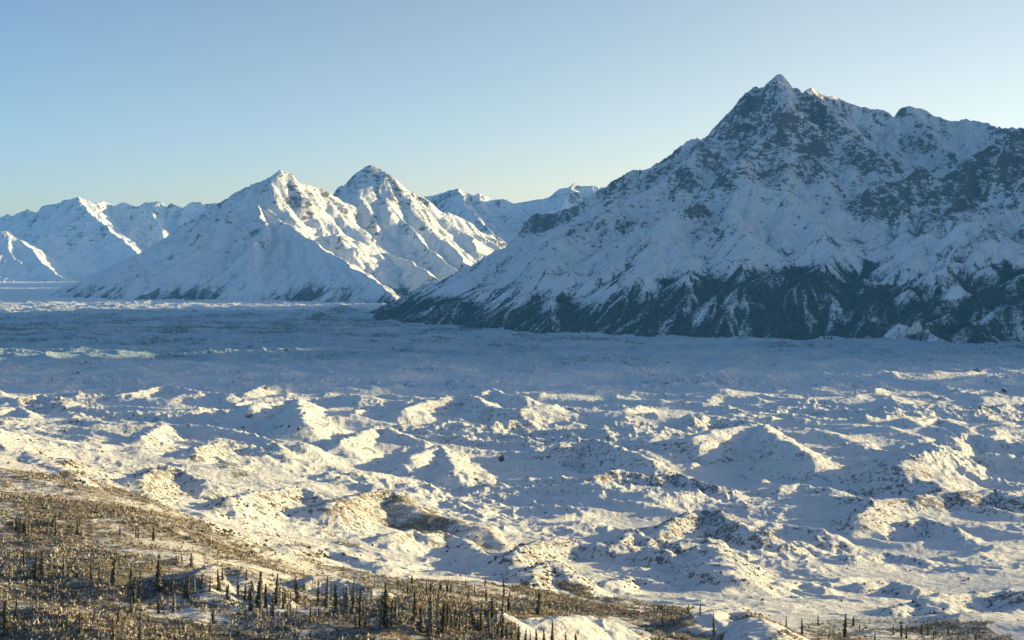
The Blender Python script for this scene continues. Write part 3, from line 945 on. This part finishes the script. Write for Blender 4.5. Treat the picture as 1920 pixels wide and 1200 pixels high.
# slopes -> debris
dY = np.gradient(zg, axis=0) / np.gradient(Yg, axis=0)
dXx = np.gradient(zg, axis=1) / np.gradient(Xg, axis=1)
slg = np.sqrt(dXx ** 2 + dY ** 2)
pat = pnoise(Xg / 500, Yg / 500, 7) * 0.5 + 0.5 * pnoise(Xg / 170, Yg / 170, 8)
deb_shade = deb_shade + 0.48 * sstep(0.28, 0.70, slg) + 0.32 * np.clip(pat, -0.8, 1) + 0.11
deb_shade += 0.30 * sstep(3700, 5200, Yg) * sstep(9000, 7000, Yg) * (0.8 + 0.9 * pnoise(Xg / 700, Yg / 150, 17)) + sstep(3600, 4800, Yg) * 0.75 * fbm(Xg * 0.4, Yg, 170, 4, 0.6, 311) + 0.32 * np.exp(-((Yg - 5900 + 300 * pnoise(Xg / 900, Yg / 900, 55)) / 900) ** 2)  # far band: moraine dirt, plus painted darkening for the shaded zone

# brush cover: polygons given in the picture, laid on the ground in world space
POLY = [
    ([(-60, 870), (60, 890), (150, 908), (250, 935), (330, 965), (420, 1000), (470, 1030), (560, 1065), (700, 1085), (830, 1092), (960, 1098), (960, 1215), (-60, 1215)], .50),
    ([(-60, 1035), (120, 1040), (300, 1075), (430, 1100), (560, 1112), (760, 1125), (960, 1150), (960, 1215), (-60, 1215)], .72),
    ([(590, 962), (680, 955), (790, 965), (880, 985), (960, 1010), (990, 1020), (930, 1040), (850, 1020), (700, 985)], .48),
    ([(940, 1110), (1060, 1115), (1180, 1135), (1290, 1150), (1260, 1180), (1180, 1150), (1060, 1150), (940, 1150)], .6),
    ([(1190, 1150), (1290, 1145), (1310, 1165), (1340, 1200), (1180, 1200)], .55),
    ([(1440, 1170), (1600, 1158), (1700, 1165), (1850, 1172), (1850, 1215), (1440, 1215)], .42),
    ([(500, 1000), (600, 985), (620, 1010), (540, 1025)], .4),
    ([(400, 870), (460, 878), (440, 900), (400, 890)], .35),
]


def in_poly(x, y, poly):
    r = np.zeros(x.shape, bool)
    n = len(poly)
    for i in range(n):
        ax, ay = poly[i]
        bx, by = poly[(i + 1) % n]
        c = ((ay > y) != (by > y)) & (x < (bx - ax) * (y - ay) / (by - ay + 1e-12) + ax)
        r ^= c
    return r


def brush_at(X, Y):
    u, v = X / Y, np.log(Y)
    uu = u + 0.035 * pnoise(X / 40, Y / 40, 201) + 0.004 * pnoise(X / 9, Y / 9, 202)
    vv = v + 0.11 * pnoise(X / 60, Y / 60, 203) + 0.02 * pnoise(X / 12, Y / 12, 204)
    r = np.zeros(np.shape(X), f4)
    for poly, wgt in POLYW:
        r = np.maximum(r, wgt * in_poly(uu, vv, poly))
    return r


POLYW = []
for poly, wgt in POLY:
    q = []
    for px, py in poly:
        a = solve_mound(px, py, 0.0)
        Yv = a[1] if py < 1200 else 300.0
        q.append(((px - 960) / F, math.log(Yv)))
    POLYW.append((q, wgt))
br = np.zeros(Xg.shape, f4)
jr = np.searchsorted(ys, 3000)
br[:jr] = brush_at(Xg[:jr], Yg[:jr])
br[:jr] *= 1 + 1.1 * fbm(Xg[:jr] * 0.45, Yg[:jr], 42, 4, 0.55, 211)
br[:jr] += 0.10 * sstep(1600, 700, Yg[:jr]) * (pnoise(Xg[:jr] / 55, Yg[:jr] / 55, 212) > 0.25)
deb_shade = (deb_shade * (1 - 0.7 * (br > 0.2))).astype(f4)

Vg = np.stack([Xg.ravel(), Yg.ravel(), zg.ravel()], -1)
nr, nc = Xg.shape
js = int(np.searchsorted(ys, 1000))
kp = np.zeros((nr - 1, nc - 1), bool)
kp[:js] = True
shade_tint = (sstep(3300, 4300, Yg) * sstep(7900, 6900, Yg) * (0.8 + 0.35 * fbm(Xg * 0.35, Yg, 260, 4, 0.55, 331))).astype(f4)  # mask of the shade painted into the mid glacier colour
at = {'debris_shade': deb_shade, 'brush': br, 'ice': shade_tint}  # the ice layer is painted shade; debris is dirt and far darkening
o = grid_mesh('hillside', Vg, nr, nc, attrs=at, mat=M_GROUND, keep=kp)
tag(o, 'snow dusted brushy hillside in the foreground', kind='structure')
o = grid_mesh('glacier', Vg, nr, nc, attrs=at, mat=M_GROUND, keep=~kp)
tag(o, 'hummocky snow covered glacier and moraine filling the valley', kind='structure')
print('ground mesh', round(time.time() - T0, 1))

#@@VEG@@
# ================================================================== SPRUCES
def spruce_crown(seed, H=10.0, R=0.95):
    r = np.random.default_rng(seed)
    V, Q = [], []
    z = H * 0.05
    while z < H * 0.985:
        t = z / H
        rad = R * (0.22 + 0.95 * (1 - t) ** 0.85) * (0.6 + 0.8 * r.random())
        if t < 0.12:
            rad *= 0.75
        nb = int(6 + 4 * (1 - t))
        a0 = r.random() * 6.28
        for b in range(nb):
            if r.random() < 0.12:
                continue
            a = a0 + b * 6.283 / nb + r.normal(0, 0.25)
            L = rad * (0.6 + 0.6 * r.random())
            wdt = L * 0.36 + 0.05
            dz = -L * (0.35 + 0.3 * r.random())
            c, s = math.cos(a), math.sin(a)
            zz = z + r.normal(0, 0.05)
            i = len(V)
            V += [(0, 0, zz + 0.12), (c * L * .55 - s * wdt, s * L * .55 + c * wdt, zz + dz * .45 - .06), (c * L, s * L, zz + dz), (c * L * .55 + s * wdt, s * L * .55 - c * wdt, zz + dz * .45 - .06)]
            Q.append((i, i + 1, i + 2, i + 3))
            i = len(V)
            V += [(0, 0, zz + 0.02), (c * L * .5, s * L * .5, zz + dz * .5 + .1), (c * L * .95, s * L * .95, zz + dz - .02), (c * L * .5, s * L * .5, zz + dz * .5 - .32)]
            Q.append((i, i + 1, i + 2, i + 3))
        z += H * (0.022 + 0.012 * r.random()) * (1.15 - 0.4 * t)
    i = len(V)
    V += [(0.07, 0, H * .95), (0, 0.07, H * .95), (-0.07, 0, H * .95), (0, 0, H * 1.01)]
    Q.append((i, i + 1, i + 2, i + 3))
    return np.array(V, f4), np.array(Q)


def spruce_trunk(H=10.0):
    n, V, Q = 7, [], []
    lv = [(-0.6, 0.17), (0, 0.15), (H * .35, 0.11), (H * .7, 0.06), (H * .97, 0.015)]
    for z, rr in lv:
        for k in range(n):
            V.append((rr * math.cos(k * 6.283 / n), rr * math.sin(k * 6.283 / n), z))
    for a in range(len(lv) - 1):
        for k in range(n):
            Q.append((a * n + k, a * n + (k + 1) % n, (a + 1) * n + (k + 1) % n, (a + 1) * n + k))
    return np.array(V, f4), np.array(Q)


CROWNS, CROWNS_F = [], []
for v in range(7):
    V, Q = spruce_crown(100 + v, R=[0.75, 0.95, 1.1, 0.85, 1.25, 0.65, 1.0][v])
    CROWNS.append(raw_mesh('crown', V, Q, mat=M_NEEDLE, smooth=False, link=False))
    CROWNS_F.append(raw_mesh('crown', V, Q, mat=M_NEEDLE_F, smooth=False, link=False))
V, Q = spruce_trunk()
TRUNK = raw_mesh('trunk', V, Q, mat=M_BARK, link=False)

# (px, py of the foot, height px, frosted, own label)
TREES = [(105, 1007, 48, 0, 0), (145, 1002, 32, 0, 0), (30, 995, 34, 0, 0), (38, 992, 30, 0, 0), (47, 996, 34, 1, 0), (55, 994, 30, 0, 0), (225, 1004, 24, 0, 0), (260, 1010, 30, 0, 0), (255, 1008, 22, 0, 0),
         (288, 1014, 32, 0, 'small dark spruce at the upper right end of the sparse row on the left slope'), (66, 1085, 58, 0, 0), (82, 1090, 66, 0, 0), (95, 1068, 40, 0, 0), (120, 1085, 52, 0, 0), (172, 1088, 42, 0, 0), (187, 1092, 42, 0, 0),
         (213, 1098, 57, 0, 0), (246, 1105, 55, 0, 0), (250, 1135, 60, 0, 0), (262, 1128, 62, 0, 0), (297, 1112, 80, 0, 'tallest thin spruce on the left slope, left of the small white mound'), (101, 1125, 54, 0, 0), (310, 1110, 36, 0, 0), (322, 1112, 38, 0, 0),
         (346, 1122, 54, 0, 0), (352, 1120, 46, 0, 0), (365, 1112, 40, 0, 0), (378, 1103, 30, 0, 0), (393, 1110, 34, 0, 0), (411, 1107, 44, 1, 'frosted spruce standing right in front of the small white mound'), (428, 1125, 36, 1, 0), (446, 1120, 50, 0, 0), (460, 1126, 34, 1, 0), (467, 1124, 30, 0, 0),
         (213, 1203, 54, 1, 'pale frosted spruce at the bottom edge, left of a similar taller one'), (263, 1206, 64, 1, 'taller of the two pale frosted spruces at the bottom left edge'), (150, 1190, 52, 0, 0), (326, 1150, 46, 1, 0), (297, 1150, 38, 1, 0), (10, 1180, 62, 0, 0), (30, 1160, 52, 0, 0),
         (558, 1132, 58, 0, 0), (613, 1142, 70, 0, 0), (632, 1152, 64, 0, 0), (598, 1132, 52, 0, 0), (662, 1150, 68, 0, 0), (652, 1147, 56, 0, 0), (675, 1154, 62, 0, 0), (725, 1175, 92, 0, 'tallest dark spruce in the middle of the dense stand'), (735, 1178, 60, 0, 0),
         (808, 1184, 82, 0, 'broad dark spruce towering over the right half of the dense stand'), (790, 1186, 60, 0, 0), (830, 1190, 72, 0, 0), (485, 1140, 78, 0, 'tall dark spruce at the left end of the dense stand'), (498, 1140, 52, 0, 0), (518, 1134, 66, 0, 0), (530, 1132, 40, 0, 0),
         (745, 1104, 22, 0, 2), (755, 1106, 20, 0, 2), (765, 1114, 28, 0, 2), (772, 1095, 19, 0, 2), (800, 1114, 30, 0, 2), (808, 1112, 26, 0, 2), (815, 1108, 18, 0, 2), (839, 1112, 20, 0, 2), (846, 1112, 22, 0, 2), (912, 1127, 26, 0, 2), (945, 1122, 28, 0, 2), (702, 1100, 20, 0, 2),
         (890, 1178, 28, 0, 0), (903, 1184, 36, 0, 0), (918, 1197, 34, 0, 0), (942, 1197, 44, 0, 0), (950, 1200, 40, 0, 0), (955, 1152, 34, 0, 0), (858, 1167, 30, 0, 0),
         (1009, 1152, 54, 0, 'lone thin spruce on the brown flat, right of the dense stand'), (1035, 1203, 44, 0, 1), (1006, 1203, 28, 0, 1), (1020, 1203, 28, 0, 1), (1061, 1203, 22, 0, 1), (1080, 1205, 20, 0, 1), (995, 1203, 26, 0, 1), (985, 1203, 30, 0, 1), (972, 1203, 26, 0, 1),
         (1228, 1150, 20, 0, 3), (1233, 1152, 17, 0, 3), (1243, 1169, 22, 0, 3), (1290, 1150, 18, 0, 3), (1313, 1154, 30, 0, 3), (1339, 1192, 48, 0, 'lone spindly spruce beside the bright white mound at the bottom'), (1352, 1203, 17, 0, 3),
         (1474, 1177, 24, 0, 4), (1504, 1190, 36, 0, 4), (1534, 1174, 26, 0, 4), (1584, 1194, 48, 0, 'tallest dark spruce in the bottom right patch'), (1555, 1197, 23, 0, 4), (1600, 1174, 22, 0, 4), (1640, 1204, 28, 0, 4), (1675, 1190, 22, 0, 4), (1690, 1195, 38, 0, 4),
         (1740, 1192, 31, 0, 4), (1728, 1190, 22, 0, 4), (1755, 1192, 29, 0, 4), (1778, 1190, 20, 0, 4), (1750, 1200, 20, 0, 4), (1700, 1197, 20, 0, 4), (1797, 1202, 15, 0, 4), (1612, 1182, 18, 0, 4), (1830, 1203, 18, 0, 4), (1870, 1203, 16, 0, 4)]
r_ = np.random.default_rng(12)
for _ in range(112):
    x = r_.uniform(470, 975)
    y = 1116 + (x - 470) * 0.10 + r_.uniform(-4, 44)
    TREES.append((x, y, float(np.clip(18 + r_.exponential(14), 16, 52)), int(r_.random() < 0.25), 0))
for _ in range(40):
    x, y = r_.uniform(0, 470), r_.uniform(1050, 1200)
    TREES.append((x, y, r_.uniform(16, 40), int(r_.random() < 0.35), 0))
for _ in range(22):
    TREES.append((r_.uniform(690, 960), r_.uniform(1098, 1124), r_.uniform(12, 22), 0, 2))
for _ in range(12):
    TREES.append((r_.uniform(0, 150), r_.uniform(975, 1005), r_.uniform(15, 28), int(r_.random() < .4), 0))
LABS = {1: ('small dark spruce in the short row along the bottom edge, right of the dense stand', 'spruces along the bottom edge at the centre'),
        2: ('tiny spruce in the distant row behind the dense stand', 'distant row of spruces behind the dense stand'),
        3: ('tiny lone spruce on the brushy slope left of the bright white mound', 'scattered spruces near the bright white mound'),
        4: ('small dark spruce in the brushy patch at the bottom right', 'spruces in the bottom right patch')}


def ray_ground(px, py):
    return hit_g(px, py, 250, 3000)


def place_tree(k, px, py, hp, fr, lab):
    p = ray_ground(px, py)
    if not p:
        return
    h = hp * 0.93 / F * p[1]
    e = bpy.data.objects.new('spruce_tree', None)
    C.objects.link(e)
    e.location = (p[0], p[1], p[2] - 0.15)
    e.rotation_euler = (random.gauss(0, .04), random.gauss(0, .04), random.uniform(0, 6.28))
    s = h / 10.0
    wd_ = s * random.uniform(0.85, 1.35) if h > 5.5 else s * random.uniform(1.1, 1.7)
    e.scale = (wd_, wd_, s)
    for nm, me in (('trunk', TRUNK), ('crown', (CROWNS_F if fr else CROWNS)[k % 7])):
        o = bpy.data.objects.new(nm, me)
        C.objects.link(o)
        o.parent = e
    e['category'] = 'spruce tree'
    if isinstance(lab, str):
        e['label'] = lab
        return
    if lab in LABS:
        e['label'], e['group'] = LABS[lab]
    elif px < 470:
        if py < 1020:
            e['label'], e['group'] = ('pale frosted spruce' if fr else 'dark spruce') + ' in the sparse upper row on the left slope', ('frosted' if fr else 'dark') + ' spruces of the upper left row'
        else:
            e['label'], e['group'] = ('pale frosted spruce' if fr else 'slender dark spruce') + ' scattered among shrubs on the lower left slope', ('frosted' if fr else 'dark') + ' spruces of the lower left slope'
    else:
        e['label'], e['group'] = ('pale frosted spruce' if fr else 'slender dark spruce') + ' crowded into the dense stand at the bottom centre', ('frosted' if fr else 'dark') + ' spruces of the dense stand'


for k, t in enumerate(TREES):
    place_tree(k, *t)
print('trees', len(TREES), round(time.time() - T0, 1))


# ================================================================== SHRUBS (uncountable ground cover)
def shrubs():
    r = np.random.default_rng(5)
    N = 330000
    y = np.sqrt(r.uniform(300 ** 2, 1500 ** 2, N))
    x = r.uniform(-0.40, 0.40, N) * y
    b = brush_at(x.astype(f4), y.astype(f4))
    b = b * (1 + 1.1 * fbm(x * 0.45, y, 42, 4, 0.55, 211)) * (1 + 0.6 * pnoise(x / 22, y / 22, 401)) + 0.5 * b * pnoise(x / 7, y / 7, 402)
    side = 0.02 * sstep(1500, 700, y) * (pnoise(x / 60, y / 60, 212) > 0.2)
    ok = r.random(N) < np.clip((b - 0.18) * 1.6, 0, 0.95) * np.where(y > 900, 0.7, 1) + side
    x, y = x[ok], y[ok]
    n = len(x)
    z = sG(x, y)
    T = 14                                   # blades per shrub
    NV = 10
    tv = []
    for v in range(NV):
        bl = []
        for t in range(T):
            a = r.random() * 6.28
            el = r.uniform(0.15, 1.35)
            L = r.uniform(0.55, 1.1)
            d = np.array([math.cos(a) * math.cos(el), math.sin(a) * math.cos(el), math.sin(el) * 0.95])
            tip = d * L
            mid = d * L * 0.55
            sd_ = np.cross(d, r.normal(size=3))
            sd_ /= np.linalg.norm(sd_) + 1e-9
            w_ = r.uniform(0.07, 0.17)
            bl += [mid * 0.25, mid + sd_ * w_, tip, mid - sd_ * w_ * 0.8]
        tv.append(bl)
    tv = np.array(tv, f4)                     # NV, T*4, 3
    vi = r.integers(0, NV, n)
    sc_ = ((0.6 + 1.0 * r.random(n) ** 2.0) * (1 + 0.35 * (b[ok] > 0.6))).astype(f4)
    an = r.random(n) * 6.28
    t = tv[vi] * sc_[:, None, None]
    ca, sa = np.cos(an)[:, None].astype(f4), np.sin(an)[:, None].astype(f4)
    vx = t[..., 0] * ca - t[..., 1] * sa + x[:, None]
    vy = t[..., 0] * sa + t[..., 1] * ca + y[:, None]
    vz = t[..., 2] * 1.05 + z[:, None] - 0.05
    V = np.stack([vx, vy, vz], -1).reshape(-1, 3)
    q = np.arange(len(V)).reshape(-1, 4)
    o = raw_mesh('shrubs', V, q, mat=M_TWIG, smooth=False)
    tag(o, 'frosted tan and olive shrubs covering the foreground slope', kind='stuff')
    print('shrubs', n, round(time.time() - T0, 1))


shrubs()


# ================================================================== FAR FOREST on the foot of the massif
def forest():
    r = np.random.default_rng(6)
    H, W = hA.shape
    N = 420000
    j, i = r.integers(0, H - 1, N), r.integers(0, W - 1, N)
    x, y, z = XA[j, i], YA[j, i], hA[j, i]
    f = foA[j, i]
    ok = (z > -5) & (z < 420) & (np.abs(x / y) < 0.40) & (y < 8300) & (r.random(N) < np.clip((f - 0.30) * 1.3, 0, 0.8))
    x, y, z = x[ok] + r.uniform(-4, 4, ok.sum()), y[ok] + r.uniform(-4, 4, ok.sum()), z[ok]
    n = len(x)
    h = r.uniform(5, 12, n)
    rr = h * r.uniform(0.16, 0.26, n)
    a0 = r.random(n) * 6.28
    V = np.zeros((n, 4, 3), f4)
    for k in range(3):
        V[:, k, 0] = x + rr * np.cos(a0 + k * 2.094)
        V[:, k, 1] = y + rr * np.sin(a0 + k * 2.094)
        V[:, k, 2] = z - 1
    V[:, 3, 0], V[:, 3, 1], V[:, 3, 2] = x, y, z + h
    b = np.arange(n)[:, None] * 4
    q = np.concatenate([b + np.array([0, 1, 3]), b + np.array([1, 2, 3]), b + np.array([2, 0, 3])])
    o = raw_mesh('forest', V.reshape(-1, 3), q, mat=M_WOOD, smooth=False)
    tag(o, 'dark conifer forest on the lower slopes of the right mountain', kind='stuff')
    print('forest', n, round(time.time() - T0, 1))


forest()

# ================================================================== BOULDERS
BO = [(940, 862, 26, 27, 'spire', 'sharp dark rock spire standing alone on the sunlit snow plain'),
      (497, 730, 16, 13, 'block', 'dark rock knob on top of the far sunlit snow ridge'),
      (466, 780, 24, 13, 'block', 'dark outcrop in the shaded hollow left of the long snow peak'),
      (290, 789, 17, 8, 'block', 'low dark boulder in the shade left of the long snow ridge'),
      (528, 800, 7, 6, 'block', 'small dark boulder, left one of a pair below the snow peak'),
      (541, 801, 7, 7, 'block', 'small dark boulder, right one of a pair below the snow peak'),
      (563, 805, 14, 7, 'block', 'flat dark rock at the foot of the long snow peak'),
      (456, 802, 16, 5, 'block', 'flat dark rock sheltering under a snow lip'),
      (890, 899, 15, 6, 'block', 'black slab lying in the shade below the rock spire'),
      (735, 921, 15, 5, 'block', 'brown rock cap on the speckled cone hill'),
      (558, 934, 12, 6, 'block', 'dark boulder on the shaded face of the round white hill'),
      (509, 946, 6, 5, 'block', 'small boulder low on the face of the round white hill'),
      (1078, 1016, 9, 7, 'block', 'boulder on the crest of the long speckled ridge'),
      (1192, 998, 12, 11, 'spire', 'dark pointed rock tip of the small pyramid hill'),
      (1043, 1072, 20, 13, 'block', 'broken dark rock face on the small cone near the bottom centre'),
      (1592, 815, 17, 14, 'block', 'rounded striped boulder in the blue shade at the right'),
      (1578, 1127, 6, 6, 'block', 'black boulder beside the brown strip at the lower right'),
      (1484, 1119, 7, 4, 'block', 'small dark boulder on the shaded slope at the lower right'),
      (122, 808, 15, 15, 'spire', 'small dark pyramid rock among the hummocks at the left'),
      (1830, 696, 18, 10, 'block', 'upper of two dark outcrops in the blue shade at the right edge'),
      (1882, 733, 20, 10, 'block', 'lower of two dark outcrops in the blue shade at the right edge'),
      (538, 658, 15, 8, 'block', 'dark crag standing in the wide blue shadow at the left'),
      (1648, 958, 9, 12, 'block', 'crumbling rock tooth at the left end of the rocky ridge')]


def boulder(px, py, wpx, hpx, kind, label, seed):
    p = hit_g(px, py, 500, 9000)
    if not p:
        return
    r = np.random.default_rng(seed)
    W_, H_ = 0.85 * wpx / F * p[1] / 2, 0.9 * hpx / F * p[1]
    n, m = 34, 20
    V = []
    cuts = [(r.normal(size=3), r.uniform(0.38, 0.85)) for _ in range(13)]
    cuts = [(c / np.linalg.norm(c), d) for c, d in cuts]
    for a in range(m + 1):
        ph = -0.35 + (math.pi / 2 + 0.35) * a / m
        for b in range(n):
            th = b * 2 * math.pi / n
            v = np.array([math.cos(ph) * math.cos(th), math.cos(ph) * math.sin(th), math.sin(ph)])
            for c, d in cuts:
                q = v @ c
                if q > d:
                    v = v - c * (q - d)
            if kind == 'spire':
                hgt = max(v[2], 0)
                k = max(0.05, 1 - hgt ** 0.8 * 0.95)
                v = np.array([v[0] * k + hgt * 0.12, v[1] * k, v[2]])
            v = v * (1 + 0.07 * math.sin(7 * v[0] + seed) * math.cos(9 * v[1] + 5 * v[2]))
            V.append((v[0] * W_ * 1.1, v[1] * W_ * 1.1, v[2] * H_ * 1.05))
    Q = [(a * n + b, a * n + (b + 1) % n, (a + 1) * n + (b + 1) % n, (a + 1) * n + b) for a in range(m) for b in range(n)]
    o = raw_mesh('boulder', np.array(V, f4), np.array(Q), mat=M_BOULDER, smooth=False)
    o.location = (p[0], p[1], p[2] - H_ * 0.18)
    o.rotation_euler = (0, 0, r.uniform(-0.5, 0.5))
    tag(o, label, 'boulder')


for k, b in enumerate(BO):
    boulder(*b, 40 + k)


def rubble():
    r = np.random.default_rng(8)
    N = 380000
    y = np.exp(r.uniform(math.log(650), math.log(7800), N))
    x = r.uniform(-0.40, 0.40, N) * y
    ui = np.clip(np.interp(x / y, us, np.arange(len(us))).astype(int), 0, len(us) - 1)
    vi = np.clip(np.interp(np.log(y), lnY, np.arange(len(ys))).astype(int), 0, len(ys) - 1)
    d = deb_shade[vi, ui] + 0.5 * pnoise(x / 45, y / 45, 501) + 0.3 * pnoise(x / 14, y / 14, 502)
    ok = r.random(N) < np.clip((d - 0.42) * 0.9, 0, 0.55)
    x, y = x[ok], y[ok]
    n = len(x)
    z = sG(x, y)
    sz = 0.3 + 1.2 * r.random(n) ** 5 + 0.0003 * y * r.random(n) + 0.0009 * np.maximum(y - 3300, 0) * r.random(n) ** 2
    oct_ = np.array([(1, 0, 0), (0, 1, 0), (-1, 0, 0), (0, -1, 0), (0, 0, 1), (0, 0, -1)], f4)
    V = oct_[None] * (0.7 + 0.6 * r.random((n, 6, 1))) * sz[:, None, None]
    V[..., 2] *= 0.8
    a = r.random(n) * 6.28
    ca, sa = np.cos(a)[:, None], np.sin(a)[:, None]
    vx = V[..., 0] * ca - V[..., 1] * sa + x[:, None]
    vy = V[..., 0] * sa + V[..., 1] * ca + y[:, None]
    V = np.stack([vx, vy, V[..., 2] + z[:, None] + 0.1], -1)
    f = np.array([(0, 1, 4), (1, 2, 4), (2, 3, 4), (3, 0, 4), (1, 0, 5), (2, 1, 5), (3, 2, 5), (0, 3, 5)])
    q = (np.arange(n)[:, None, None] * 6 + f[None]).reshape(-1, 3)
    o = raw_mesh('rubble', V.reshape(-1, 3), q, mat=M_STONE, smooth=False)
    tag(o, 'loose dark stones scattered over the snowy moraine', kind='stuff')
    print('rubble', n, round(time.time() - T0, 1))


rubble()


def ice_cliff():
    p = hit_m(1716, 624) or P(1716, 624, 5000)
    W_, H_ = 30 / F * p[1] / 2, 26 / F * p[1]
    n, m = 40, 12
    V, Q = [], []
    for a in range(m + 1):
        for b in range(n + 1):
            s_ = b / n * 2 - 1
            top = H_ * (0.8 + 0.22 * float(pnoise(b * .09, 3.1)) + 0.2 * s_ - 0.35 * s_ * s_)
            fl_ = 1.5 * abs(math.sin(b * 1.35)) + 2.0 * float(pnoise(b * .5, a * .3))
            V.append((p[0] + s_ * W_ * (1 - 0.15 * a / m), p[1] - 12 + 9 * a / m - fl_ + 4 * s_ * s_, p[2] - 4 + top * a / m))
    for a in range(m):
        for b in range(n):
            k = a * (n + 1) + b
            Q.append((k, k + 1, k + n + 2, k + n + 1))
    o = raw_mesh('ice_cliff', np.array(V, f4), np.array(Q), mat=M_ICE)
    tag(o, 'pale yellowish ice cliff at the foot of the dark forest', 'ice cliff')


ice_cliff()

# ================================================================== HAZE, SKY, SUN, CAMERA
def haze():
    x0, x1, y0, y1, z0, z1 = -15000, 15000, -800, 21000, -300, 2200
    V = np.array([(x, y, z) for x in (x0, x1) for y in (y0, y1) for z in (z0, z1)], f4)
    q = np.array([(0, 1, 3, 2), (4, 6, 7, 5), (0, 4, 5, 1), (2, 3, 7, 6), (0, 2, 6, 4), (1, 5, 7, 3)])
    s = NT('valley_haze')
    ab = s.n('ShaderNodeVolumeAbsorption')
    em = s.n('ShaderNodeEmission')
    ad = s.n('ShaderNodeAddShader')
    ab.inputs['Color'].default_value = (0.15, 0.08, 0.0, 1)
    ab.inputs['Density'].default_value = 0.9e-5
    em.inputs['Color'].default_value = HAZE
    em.inputs['Strength'].default_value = SIG
    s.l(ab.outputs[0], ad.inputs[0])
    s.l(em.outputs[0], ad.inputs[1])
    s.l(ad.outputs[0], s.out.inputs['Volume'])
    o = raw_mesh('haze', V, q, mat=s.m, smooth=False)
    tag(o, 'thin blue winter haze in the valley air', kind='structure')


SIG = 2.4e-5
HAZE = (0.085, 0.29, 0.52, 1)
haze()

wd = bpy.data.worlds.new('World')
bpy.context.scene.world = wd
wd.use_nodes = True
nt = wd.node_tree
bg = nt.nodes['Background']
sk = nt.nodes.new('ShaderNodeTexSky')
sk.sky_type = 'NISHITA'
sk.sun_disc = False
sk.sun_elevation = math.radians(SUN_EL)
sk.sun_rotation = math.radians(SUN_AZ)
sk.altitude = 900
sk.air_density = 0.8
sk.dust_density = 1.0
sk.ozone_density = 1.0
tn = nt.nodes.new('ShaderNodeMix')
tn.data_type = 'RGBA'
tn.blend_type = 'MULTIPLY'
tn.inputs['Factor'].default_value = 1.0
tc = nt.nodes.new('ShaderNodeTexCoord')
dp = nt.nodes.new('ShaderNodeVectorMath')
dp.operation = 'DOT_PRODUCT'
dp.inputs[1].default_value = (math.sin(math.radians(SUN_AZ)), math.cos(math.radians(SUN_AZ)), 0)
nt.links.new(tc.outputs['Generated'], dp.inputs[0])
rg = nt.nodes.new('ShaderNodeMapRange')
rg.inputs['From Min'].default_value = -0.15
rg.inputs['From Max'].default_value = 0.45
nt.links.new(dp.outputs['Value'], rg.inputs['Value'])
gm = nt.nodes.new('ShaderNodeMix')
gm.data_type = 'RGBA'
gm.inputs[6].default_value = (0.60, 0.66, 0.78, 1)
gm.inputs[7].default_value = (1.12, 0.92, 0.80, 1)
nt.links.new(rg.outputs[0], gm.inputs[0])
nt.links.new(gm.outputs[2], tn.inputs[7])
nt.links.new(sk.outputs[0], tn.inputs[6])
nt.links.new(tn.outputs[2], bg.inputs[0])
bg.inputs[1].default_value = 0.24

sd = bpy.data.lights.new('sun', 'SUN')
sd.energy = 10.5
sd.angle = math.radians(0.5)
sd.color = (1.0, 0.75, 0.34)
so = bpy.data.objects.new('sun', sd)
C.objects.link(so)
az, el = math.radians(SUN_AZ), math.radians(SUN_EL)
from mathutils import Vector
dirv = Vector((math.cos(el) * math.sin(az), math.cos(el) * math.cos(az), math.sin(el)))
so.rotation_euler = dirv.to_track_quat('Z', 'Y').to_euler()
so.location = (0, 0, 2000)

cd = bpy.data.cameras.new('camera')
cd.sensor_width = 36
cd.lens = F / 1920 * 36
cd.shift_y = (YH - 600) / 1920
cd.clip_start = 1
cd.clip_end = 60000
co = bpy.data.objects.new('camera', cd)
C.objects.link(co)
co.location = (0, 0, HC)
co.rotation_euler = (math.radians(90), 0, 0)
sc = bpy.context.scene
sc.camera = co
sc.view_settings.view_transform = 'Standard'
sc.view_settings.look = 'None'
sc.view_settings.exposure = 0
sc.render.engine = 'CYCLES'
sc.cycles.max_bounces = 4
sc.cycles.diffuse_bounces = 2
sc.cycles.volume_bounces = 0
sc.cycles.use_denoising = True
print('done', round(time.time() - T0, 1))
